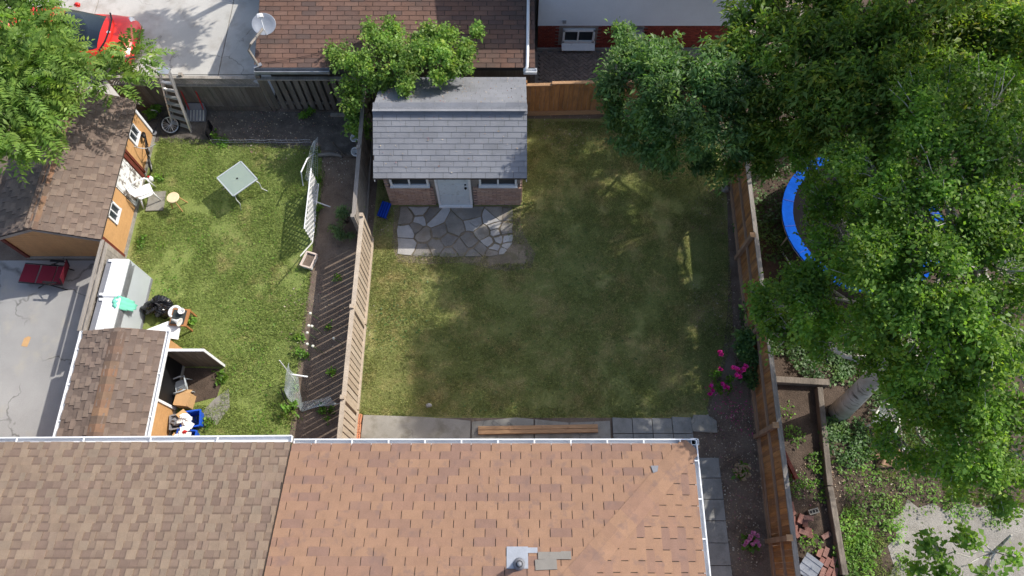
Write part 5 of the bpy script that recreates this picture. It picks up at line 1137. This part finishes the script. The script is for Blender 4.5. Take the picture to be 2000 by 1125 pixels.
def tree(name, label, cat, trunk, tr, clusters, leaf, bark, size, kind='leaf', twig=18, spread=.16, wid=.5, group=None, limb_r=.05, up=1.0, shell=.5, frond=(.5, 7, .14), csr=1.2):
    """trunk = world points with radii tr; clusters = (x, y, z, rx, ry, rz, n)"""
    base = Vector(trunk[0]); t = thing(name, label, cat, base, 0, group)
    loc = [Vector(p)-base for p in trunk]
    MB().tube(loc, tr, 12).build('trunk', m[bark], t, True)
    V = []; F = []; off = 0; limbs = MB(); twg = MB()
    for cl in clusters:
        c = Vector(cl[:3])-base; rad = cl[3:6]
        # limb from the trunk point below and nearest the cluster
        cand = [(((p-c).length+max(0, p.z-c.z+.2)*2), i) for i, p in enumerate(loc)]
        i0 = min(cand)[1]; p0 = loc[i0]; r0 = min(tr[i0]*.6, limb_r*(.6+max(rad)*.35))
        pts = crook(p0, c, 5, .05); MB().tube(pts, [r0*(1-.13*i) for i in range(6)], 7, False).build('limb', m[bark], t, True)
        if kind == 'leaf': v, f, tw = clumpleaves(np.array(c), rad, cl[6], size, twig, spread, wid, up, shell, .25, csr)
        else:
            k = cl[6]; u = unit(rng.normal(0, 1, (k, 3))); u[:, 2] = np.abs(u[:, 2])*np.where(rng.random(k) < .25, -1, 1)
            tw = np.array(c)+u*(rng.uniform(.35, .9, (k, 1)))*np.array(rad); out = u*np.array([1, 1, .35])+rng.normal(0, .3, u.shape)+np.array([0, 0, .1])
            v, f = pinnate(tw, out, frond[0], frond[1], frond[2], wid)
        V.append(v); F.append(f+off); off += len(v)
        for j in range(0, len(tw), max(1, len(tw)//14)):
            twg.tube(crook(c.lerp(p0, .15), Vector(tw[j]), 3, .06), [r0*.32, r0*.22, r0*.14, r0*.07], 4, False)
    stuff(twg.build('twigs', m[bark], t, True))
    stuff(mesh_np('crown', np.concatenate(V), np.concatenate(F), m[leaf], t)); return t
def pc(px, py, z, r, n, rz=.75): p = at(px, py, z); return (p.x, p.y, z, r, r, r*rz, n)

random.seed(3)
# bright pinnate tree over the larger shed
cl = [pc(40, 50, 4.2, .85, 110), pc(90, 120, 4.2, .7, 100), pc(70, 90, 4.2, .6, 60), pc(40, 150, 4.2, 1.0, 140), pc(70, 180, 3.9, .6, 90), pc(30, 235, 3.9, .85, 110), pc(92, 232, 3.4, .4, 50), pc(262, 112, 2.7, .42, 34), pc(225, 155, 2.7, .5, 40), pc(15, 280, 3.6, .5, 40), pc(-60, 120, 4.4, 1.1, 120), pc(-80, 20, 4.6, 1.2, 120), pc(-60, 250, 4.0, .9, 90), pc(40, -60, 4.6, 1.1, 90)]
tree('walnut_tree', 'bright green tree with feathery fronds over the larger tan shed', 'tree', [(-12.6, 11.75, 0), (-12.5, 11.7, 1.4), (-12.3, 11.5, 2.6), (-12.1, 11.3, 3.6)], [.16, .14, .11, .07], cl, 'l_walnut', 'bark_grey', .2, 'frond', wid=.34, frond=(.52, 9, .17))

# vine heaped over the slatted fence and the brick shed roof
cl = [pc(700, 130, 2.3, 0.57, 1912), pc(760, 95, 2.4, 0.57, 2125), pc(830, 70, 2.5, 0.52, 1912), pc(880, 75, 2.5, 0.46, 1487), pc(690, 190, 1.7, 0.52, 1700), pc(740, 165, 2.1, 0.52, 1912), pc(800, 130, 2.5, 0.57, 2125), pc(860, 115, 2.6, 0.52, 1912), pc(900, 105, 2.5, 0.37, 1062), pc(690, 230, 1.2, 0.40, 1062), pc(705, 262, .9, 0.29, 531), pc(935, 62, 2.5, 0.25, 552), pc(665, 110, 2.0, 0.40, 956), pc(795, 170, 2.45, 0.32, 743), pc(725, 65, 2.4, 0.40, 1062), pc(850, 150, 2.6, 0.29, 531), pc(905, 135, 2.5, 0.25, 510), pc(915, 95, 2.5, .3, 700), pc(880, 140, 2.6, .3, 600), pc(820, 100, 2.6, .4, 900), pc(770, 55, 2.4, 0.34, 743)]
tree('climbing_vine', 'sprawling yellow-green vine heaped over the shed and garage eaves', 'vine', [(-3.95, 11.75, 0), (-3.8, 11.8, .8), (-3.4, 11.9, 1.5), (-2.8, 11.9, 2.05), (-1.9, 11.9, 2.2)], [.06, .055, .05, .045, .03], cl, 'l_vine', 'bark', .07, twig=16, spread=.12, wid=.6, limb_r=.03, shell=.12, csr=2.0)

# ash-like tree in the back corner of the lawn
cl = [pc(1250, 115, 4.0, .7, 2300), pc(1330, 115, 4.2, .75, 2500), pc(1245, 190, 4.0, .9, 3640), pc(1340, 190, 4.5, 1.0, 4160), pc(1260, 270, 3.2, .8, 3120), pc(1350, 275, 3.6, .85, 3380), pc(1410, 150, 4.6, .9, 3120), pc(1200, 170, 3.6, .5, 1170), pc(1400, 330, 2.6, .6, 1560), pc(1215, 255, 2.9, .45, 910), pc(1215, 70, 4.0, .35, 520), pc(1300, 330, 2.4, .45, 780), pc(1415, 240, 4.2, .7, 2080), pc(1440, 300, 3.4, .6, 1600), pc(1200, 215, 3.2, .5, 1100), pc(1290, 150, 4.5, .8, 2400), pc(1300, 235, 3.8, .8, 2200)]
tree('ash_tree', 'dull green tree standing in the back corner of the shaded lawn', 'tree', [(4.35, 10.95, 0), (4.25, 11.05, 1.2), (4.1, 11.1, 2.4), (3.95, 11.2, 3.4)], [.12, .1, .08, .05], cl, 'l_ash', 'bark', .1, twig=14, spread=.15, wid=.36, csr=1.4)

# feathery tree at the top right, its tall crown shading the lawn
cl = [pc(1500, 60, 5.0, 1.0, 3510), pc(1590, 40, 5.4, 1.1, 3780), pc(1690, 50, 5.6, 1.2, 4050), pc(1790, 60, 5.6, 1.2, 4050), pc(1900, 60, 5.6, 1.2, 3780), pc(1990, 80, 5.6, 1.2, 3240), pc(1500, 150, 4.8, 1.0, 3510), pc(1590, 140, 5.2, 1.1, 4050), pc(1690, 150, 5.4, 1.2, 4050), pc(1800, 160, 5.4, 1.2, 3780), pc(1460, 230, 4.2, .9, 2970), pc(1550, 230, 4.6, 1.0, 3510), pc(1640, 230, 5.0, 1.1, 3780), pc(1470, 310, 3.4, .75, 2160), pc(1550, 270, 4.0, .6, 1620), pc(1880, 150, 5.4, 1.1, 3240), pc(1960, 170, 5.6, 1.1, 3000), pc(1740, 250, 5.4, 1.1, 3000), pc(1830, 260, 5.4, 1.0, 2600), pc(1690, 290, 5.0, .8, 2200), pc(1450, 110, 4.6, .8, 1800), pc(1640, 90, 5.4, 1.0, 2400), pc(1850, 20, 5.8, 1.1, 2400), pc(1480, 20, 4.8, .7, 1200)]
hi = [(9.0, 11.0, 8.2, 1.6, 1.6, 1.0, 4180), (7.6, 10.4, 8.6, 1.5, 1.5, 1.0, 4180), (10.3, 11.6, 9.6, 1.6, 1.6, 1.0, 4180), (8.6, 10.3, 10.0, 1.6, 1.5, 1.0, 4180), (10.4, 9.8, 9.2, 1.6, 1.6, 1.0, 4180), (9.4, 11.4, 11.2, 1.4, 1.4, .9, 3040), (11.2, 11.0, 11.4, 1.4, 1.4, .9, 3040), (7.2, 9.4, 7.4, 1.4, 1.4, .9, 3420), (10.6, 10.2, 12.4, 1.3, 1.3, .9, 2850), (7.6, 13.9, 6.4, 1.0, 1.3, .9, 2850), (8.6, 14.8, 7.6, 1.2, 1.3, .9, 3230), (9.8, 15.4, 8.0, 1.3, 1.3, .9, 3230), (9.2, 13.4, 7.6, 1.3, 1.2, .9, 3230), (10.8, 13.6, 8.6, 1.4, 1.3, .9, 3230), (8.2, 12.4, 7.0, 1.2, 1.2, .9, 3040)]
hi += [(9.6, 13.6, 5.4, 1.0, .9, .8, 2600), (10.6, 14.4, 6.4, 1.1, 1.0, .8, 2600), (11.4, 13.0, 7.0, 1.2, 1.0, .8, 2600), (10.2, 12.6, 5.9, 1.0, .9, .8, 2400), (9.4, 12.5, 4.9, .8, .7, .6, 1800), (12.0, 14.2, 7.8, 1.2, 1.0, .8, 2400), (8.6, 14.0, 5.6, .8, .9, .7, 1900), (7.6, 15.0, 6.6, .8, .9, .7, 1900)]
tree('locust_tree', 'large feathery tree filling the top right behind the trampoline', 'tree', [(9.3, 11.8, 0), (9.2, 11.7, 2.5), (9.1, 11.4, 5), (9.3, 11.0, 8), (9.8, 10.8, 11)], [.26, .22, .17, .11, .05], cl+hi, 'l_locust', 'bark', .12, twig=16, spread=.17, wid=.34, limb_r=.06)

# birch on the right, pale trunk leaning out of the picture
cl = [pc(1500, 590, 3.4, .5, 1760), pc(1570, 610, 4.0, .8, 3520), pc(1590, 570, 4.2, .55, 2720), pc(1690, 565, 5.0, .95, 4480), pc(1615, 400, 4.4, .45, 1300), pc(1600, 440, 4.2, .32, 700), pc(1590, 365, 4.0, .32, 700), pc(1575, 540, 4.0, .42, 1000), pc(1600, 470, 4.4, .3, 600), pc(1720, 650, 4.4, .5, 1400), pc(1755, 740, 3.8, .4, 900), pc(1700, 700, 3.6, .35, 700), pc(1830, 690, 5.0, .7, 2000), pc(1930, 700, 5.2, .8, 2200), pc(1790, 770, 4.0, .45, 1000), pc(1880, 800, 4.2, .7, 2000), pc(1740, 840, 3.2, .35, 600), pc(1850, 640, 5.4, .7, 1800), pc(1575, 330, 4.0, .4, 800), pc(1630, 350, 4.6, .5, 1200), pc(1625, 480, 4.4, .4, 900), pc(1715, 470, 5.2, .8, 3840), pc(1730, 480, 5.6, 1.0, 4480), pc(1740, 590, 5.4, 1.0, 4160), pc(1690, 640, 4.6, .6, 1700), pc(1745, 705, 4.2, .5, 1100), pc(1790, 660, 5.2, .6, 1300), pc(1670, 515, 4.8, .5, 1100), pc(1500, 650, 2.8, .4, 700), pc(1890, 600, 5.8, .8, 1900), pc(1800, 310, 6.0, .8, 1900), pc(1930, 200, 6.2, .9, 2000), pc(1830, 540, 5.8, 1.0, 4160), pc(1850, 430, 6.0, 1.0, 4480), pc(1750, 390, 5.8, .9, 3520), pc(1930, 400, 6.2, 1.0, 4160), pc(1940, 520, 6.0, 1.0, 3840), pc(1880, 300, 6.2, 1.0, 4160), pc(1980, 300, 6.4, 1.0, 3520), pc(1970, 640, 5.6, .9, 3200), pc(1860, 745, 4.6, .8, 3040), pc(1920, 780, 4.4, .9, 3840), pc(1990, 720, 5.0, .9, 3200), pc(1800, 830, 3.6, .7, 2080), pc(1880, 860, 3.8, .9, 3520), pc(1970, 880, 4.0, .9, 3300), pc(1760, 880, 3.0, .5, 900), pc(1800, 760, 4.2, .6, 1300), pc(1890, 930, 3.2, .6, 1200), pc(1985, 960, 3.4, .6, 1300), pc(1830, 900, 3.2, .5, 960), pc(1940, 920, 3.4, .6, 1440), pc(1600, 670, 3.6, .5, 1440), pc(1700, 330, 5.6, .8, 2880), pc(1700, 395, 5.0, .65, 2400), pc(1700, 430, 4.8, .5, 1300), pc(1690, 330, 5.0, .6, 1600), pc(1530, 640, 3.0, .5, 1280), pc(1820, 220, 6.2, .9, 3200)]
hi = [(9.4, 6.7, 5.9, .9, .8, .7, 1900), (10.3, 7.3, 6.7, 1.0, .9, .8, 2000), (11.4, 8.2, 7.6, 1.0, .9, .8, 2000), (11.6, 5.4, 6.2, 1.1, 1.0, .8, 2200), (10.6, 4.9, 5.6, .9, .8, .7, 1600), (12.4, 6.2, 7.4, 1.1, 1.0, .8, 2000), (11.2, 4.2, 4.8, .8, .8, .6, 1400), (9.4, 8.0, 8.8, 1.4, 1.2, .9, 2600), (9.8, 8.6, 10.2, 1.4, 1.2, .9, 1800), (11.2, 8.4, 9.8, 1.4, 1.2, .9, 1600), (9.2, 9.2, 11.6, 1.1, 1.0, .8, 1200)]
tree('birch_tree', 'big leafy birch with pale ringed trunk leaning right of the timber bed', 'tree', [(7.62, 3.62, 0), (7.72, 3.85, .9), (7.85, 4.15, 1.9), (8.05, 4.6, 3.2), (8.35, 5.2, 4.8), (8.75, 6.1, 6.6), (9.2, 7.2, 8.6), (9.5, 8.2, 10.6)], [.24, .215, .2, .18, .15, .12, .08, .04], cl+hi, 'l_birch', 'birch', .068, twig=22, spread=.17, wid=.62, limb_r=.075)
# low sapling over the gravel
cl = [pc(1815, 1080, 2.2, .42, 260), pc(1885, 1045, 2.4, .36, 210), pc(1850, 1125, 2.0, .36, 200), pc(1975, 1085, 2.6, .3, 100), pc(1790, 1110, 1.8, .26, 110), pc(1930, 1130, 2.6, .3, 80)]
tree('young_birch', 'thin young tree with sparse round leaves over the pale gravel', 'tree', [at(1900, 1180, 0), at(1915, 1130, 1.0), at(1940, 1080, 1.9), at(1975, 1045, 2.6)], [.06, .05, .04, .02], cl, 'l_birch', 'birch', .1, twig=10, spread=.16, wid=.75, limb_r=.025, shell=.2)
# a tree behind the garage, above the frame; only its shade reaches the concrete drive
cl = [(-5.6, 17.6, 5.2, .9, .9, .7, 1500), (-4.9, 17.0, 5.0, .7, .7, .6, 900), (-6.2, 18.2, 5.6, .9, .9, .7, 1300), (-5.4, 17.9, 6.3, .8, .8, .6, 1000), (-4.6, 18.4, 5.8, .9, .8, .7, 1000)]
tree('yard_tree', 'tree behind the garage whose shade falls on the concrete drive', 'tree', [(-5.5, 18.3, 0), (-5.5, 18.2, 2.5), (-5.4, 17.9, 4.8), (-5.3, 17.8, 5.6)], [.14, .12, .09, .05], cl, 'l_ash', 'bark', .14, twig=14, wid=.45)

# ---- bushes, flowers and bed plants
def bush(name, label, cat, p, r, h, n, leaf, size, stems=7, group=None, flower=None, nf=0, fsize=.05, wid=.55, fpos=None):
    t = thing(name, label, cat, (p.x, p.y, 0), 0, group)
    st = MB()
    for i in range(stems):
        a = 6.283*i/stems+U(-.3, .3); rr_ = r*U(.2, .7); st.tube(crook((0.02*math.cos(a), .02*math.sin(a), 0), (rr_*math.cos(a), rr_*math.sin(a), h*U(.5, .85)), 3, .06), [.012, .01, .008, .005], 5)
    st.build('stems', m['bark'], t)
    v, f, tw = clumpleaves(np.array((0, 0, h*.55)), (r, r, h*.5), n, size, 12, .07, wid, .9, .3); v[:, 2] = np.maximum(v[:, 2], .02)
    stuff(mesh_np('foliage', v, f, m[leaf], t))
    for i in range(nf):
        if fpos: fx, fy, fz = fpos[i]
        else: a = U(0, 6.283); q = r*math.sqrt(U(.02, .8)); fx, fy, fz = q*math.cos(a), q*math.sin(a), h*U(.75, 1.08)
        b = MB(); np_ = 14
        for k in range(np_):
            a = 6.283*k/np_*1.9+U(0, .5); e = R(U(10, 75)); L = fsize*U(.7, 1.15)
            d = Vector((math.cos(a)*math.cos(e), math.sin(a)*math.cos(e), math.sin(e))); s = Vector((-math.sin(a), math.cos(a), 0))*L*.45
            b.add([Vector((fx, fy, fz)), Vector((fx, fy, fz))+d*L*.6+s, Vector((fx, fy, fz))+d*L, Vector((fx, fy, fz))+d*L*.6-s], [(0, 1, 2, 3)])
        b.build('flower', m[flower], t)
    return t
P = at(1450, 702, .45); bush('rose_bush', 'sprawling rose bush with magenta blooms against the orange fence', 'bush', P, .6, 1.0, 4200, 'l_dark', .075, 9, None, 'petal', 16, .075,
    fpos=[(at(x, y, z)-P)[:2]+(z,) if False else (at(x, y, z).x-P.x, at(x, y, z).y-P.y, z) for x, y, z in ((1432, 718, .95), (1440, 722, .95), (1446, 727, .9), (1452, 722, .95), (1438, 733, .9), (1445, 736, .85), (1456, 716, .9), (1405, 688, .7), (1408, 692, .65), (1410, 750, .55), (1416, 755, .5), (1421, 758, .5), (1388, 754, .35), (1392, 764, .3), (1406, 722, .5), (1386, 770, .3))])
P = at(1478, 738, .35); bush('shrub', 'dark leafy shrub at the foot of the fence below the roses', 'bush', P, .34, .6, 900, 'l_dark', .07)
P = at(1450, 660, .4); bush('shrub', 'grey-green shrub above the roses by the fence', 'bush', P, .4, .8, 1100, 'l_ash', .07)
P = at(1410, 745, .25); bush('shrub', 'low green shrub on the lawn side of the roses', 'bush', P, .3, .45, 500, 'l_weed', .06)
bush('hydrangea', 'small hydrangea with pale green heads in the flower bed', 'plant', at(1445, 922, .15), .22, .34, 260, 'l_weed', .08, 6, None, 'petal_pale', 22, .05)
bush('hydrangea', 'small hydrangea with pink heads near the bottom of the flower bed', 'plant', at(1463, 1055, .15), .22, .34, 300, 'l_weed', .08, 6, None, 'petal_pink', 12, .06)
P = at(675, 425, .25); bush('herb_clump', 'tall grey-green herb clump beside the old fence', 'plant', P, .44, .7, 2600, 'l_herb', .06, 10, 'herb clumps', wid=.25)
P = at(668, 455, .2); bush('herb_clump', 'lower grey-green herb clump nearer us by the old fence', 'plant', P, .34, .5, 1500, 'l_herb', .06, 8, 'herb clumps', wid=.25)
bed = [('bean_plant', 'broad-leaved seedling just behind the lattice trellis', (621, 355), .13, .25, 60, .09), ('bean_plant', 'broad-leaved plant beside the middle of the trellis', (617, 410), .14, .25, 70, .09), ('bean_plant', 'broad-leaved plant beside the near end of the trellis', (612, 430), .13, .22, 60, .09), ('tomato_plant', 'young plant in the netting near the bed end', (578, 755), .2, .4, 160, .07), ('tomato_plant', 'bright leafy plant at the foot of the near netting', (570, 800), .24, .35, 200, .075), ('potato_plant', 'leafy plant low in the bed near the picket fence', (645, 730), .15, .2, 70, .07), ('potato_plant', 'small leafy plant halfway along the striped bed', (640, 640), .12, .16, 45, .06), ('potato_plant', 'small leafy plant at the start of the striped shade', (660, 540), .12, .2, 50, .06), ('weed_clump', 'bright weed clump growing over the lawn edge by the bed', (588, 690), .22, .14, 160, .06), ('weed_clump', 'weed clump at the far lawn edge by the bed', (586, 660), .18, .12, 110, .06), ('weed_clump', 'weeds along the bare soil edge near the scoop', (430, 272), .35, .12, 260, .07), ('weed_clump', 'leafy weeds behind the ladder foot', (305, 225), .3, .35, 320, .1), ('weed_clump', 'weeds at the corner of the small shed door', (435, 738), .22, .14, 150, .07), ('weed_clump', 'weeds sprouting under the slatted fence', (600, 222), .35, .25, 300, .07), ('weed_clump', 'green weeds beside the grey cabinets on the lawn', (372, 620), .2, .2, 140, .06), ('weed_clump', 'weeds along the tan shed base by the bicycles', (315, 345), .2, .12, 120, .06), ('weed_clump', 'weed clump at the bins below the small shed', (410, 822), .2, .12, 120, .06), ('weed_clump', 'weeds along the tan shed base near the cabinets', (272, 470), .25, .12, 170, .06), ('marigold', 'low plants in shade at the near end of the bed', (640, 805), .3, .2, 240, .06)]
for nm, lab, (x, y), r, h, n, s in bed: bush(nm, lab, 'weeds' if 'weed' in nm else 'plant', at(x, y, .05), r, h, n, 'l_weed', s, 5)
for i, (x, y) in enumerate(((606, 612), (603, 636), (609, 637), (600, 650), (600, 672), (611, 676), (652, 661))):
    p = at(x, y, .6); t = thing('onion_flower', 'pale round onion flower head on a thin stalk in the bed', 'flower', (p.x+.08, p.y-.02, 0), 0, 'onion flowers')
    MB().tube([(.02, .02, 0), (.03, .0, .3), (-.08, .02, .6)], .006, 5).build('stalk', m['l_herb'], t)
    MB().lathe([(0, .56), (.025, .57), (.036, .6), (.025, .63), (0, .64)], (-.08, .02, 0), 10).build('flower_head', m['petal_white'], t)
# ground cover in the right-hand yard and scattered litter: one mass each
def cover(name, label, spots, n, size, leaf, h):
    V = []; F = []; off = 0
    for (px, py, r, k) in spots:
        c = at(px, py, 0); a = rng.uniform(0, 6.283, k); q = r*np.sqrt(rng.random(k)); x = c.x+q*np.cos(a); y = c.y+q*np.sin(a)
        hh = h*(.3+vnoise(x, y, 2.5)); z = rng.random(k)*hh+.02; k2 = (vnoise(x, y, 3.2) > .3) | (rng.random(k) < .25)
        cen = np.stack([x, y, z], 1)[k2]; d = rng.normal(0, 1, cen.shape); d[:, 2] = rng.uniform(-.1, .5, len(cen)); v, f = leaves(cen, d, size, 1.2, .6, .2); V.append(v); F.append(f+off); off += len(v)
    o = stuff(mesh_np(name, np.concatenate(V), np.concatenate(F), m[leaf])); o['label'] = label; o['category'] = 'ground cover'; return o
cover('undergrowth', 'dark leafy undergrowth on the ground beneath the right-hand trees', [(1600, 200, 2.5, 4000), (1800, 200, 3, 4000), (1950, 350, 2.5, 3000), (1500, 300, 1.5, 2500), (1520, 620, 1.0, 3000), (1600, 690, .8, 2400), (1700, 690, 1.1, 3000), (1500, 450, .9, 2500), (1800, 780, 1.4, 3500), (1650, 860, .6, 1500)], 0, .065, 'l_dark', .2)
cover('weeds', 'low mixed weeds around the timber bed and gravel edge', [(1650, 880, .6, 420), (1700, 960, .6, 420), (1670, 1030, .4, 540), (1665, 1095, .45, 780), (1595, 905, .25, 180), (1550, 850, .25, 120), (1735, 1000, .4, 300), (1580, 1060, .25, 150), (1560, 950, .3, 180), (1535, 800, .2, 120), (1600, 960, .25, 150), (1790, 960, .5, 420), (1870, 985, .35, 300), (1740, 1040, .25, 156), (1760, 1100, .2, 72), (1940, 1000, .35, 210), (1700, 1060, .3, 210)], 0, .055, 'l_weed', .13)
lawn('rough_grass', 'rough tufted grass between the timber bed and the gravel', [(7.1, -1), (8.3, -1), (8.3, .9), (8.7, 1.6), (10.4, 1.6), (11.5, 2.6), (9.5, 3.4), (7.5, 3.2)], 2400, .11, [], .5, m['blade'])
cover('yard_seedlings', 'scattered broad-leaved weeds across the left lawn', [(520, 600, 1.2, 260), (470, 470, 1.3, 260), (360, 470, .7, 260), (560, 350, .8, 160), (400, 320, .7, 160), (540, 800, .7, 260), (470, 720, .7, 160), (330, 560, .4, 120)], 0, .04, 'l_weed', .05)
cover('lawn_seedlings', 'scattered clover and weeds across the shaded lawn', [(1100, 470, 1.6, 420), (1200, 620, 1.6, 300), (860, 600, 1.2, 220), (760, 640, .8, 200), (1000, 720, 1.5, 220), (1150, 300, 1.0, 260)], 0, .04, 'l_dark', .05)
def litter(name, label, spots, mt, s):
    V = []; off = 0
    for (px, py, r, k) in spots:
        c = at(px, py, 0); a = rng.uniform(0, 6.283, k); q = r*np.sqrt(rng.random(k)); V.append(np.stack([c.x+q*np.cos(a), c.y+q*np.sin(a), np.full(k, .016)+rng.random(k)*.02], 1))
    cen = np.concatenate(V); d = rng.normal(0, 1, cen.shape); d[:, 2] *= .2; v, f = leaves(cen, d, s, 2.0, .6, 0); o = stuff(mesh_np(name, v, f, m[mt])); o['label'] = label; o['category'] = 'litter'
litter('fallen_litter', 'scattered dry leaves and chips over the beds and bare soil', [(1430, 850, .8, 500), (1450, 960, .6, 350), (1440, 1060, .6, 300), (1400, 600, .8, 250), (560, 235, 1.4, 420), (480, 240, 1.0, 260), (1100, 240, .9, 260), (1400, 420, .8, 200), (740, 430, .5, 160), (640, 330, .6, 160), (640, 620, 1.2, 250), (1720, 900, .8, 300), (1600, 950, .6, 200)], 'litter', .035)
rl = rng.uniform(0, 1, (260, 2)); cen = np.stack([-3.2+rl[:, 0]*3.5, 8.95+rl[:, 1]*1.4, np.zeros(260)], 1); cen[:, 2] = 1.8+(cen[:, 1]-8.88)*.467+.03
cen2 = np.stack([-3.2+rng.random(200)**1.5*3.5, 10.5+rng.random(200)*1.3, np.zeros(200)], 1); cen2[:, 2] = 2.5-(cen2[:, 1]-10.38)*.467+.03; cen = np.concatenate([cen[:70], cen2])
d = rng.normal(0, 1, cen.shape); d[:, 2] *= .1; v, f = leaves(cen, d, .03, 2.0, .6, 0); o = stuff(mesh_np('roof_debris', v, f, m['litter'])); o['label'] = 'dry leaf bits scattered on the grey shed roof'; o['category'] = 'litter'
litter('fallen_petals', 'fallen magenta petals on the soil below the rose bush', [(1430, 790, .45, 130), (1400, 770, .35, 60), (1455, 820, .4, 60)], 'petal', .025)
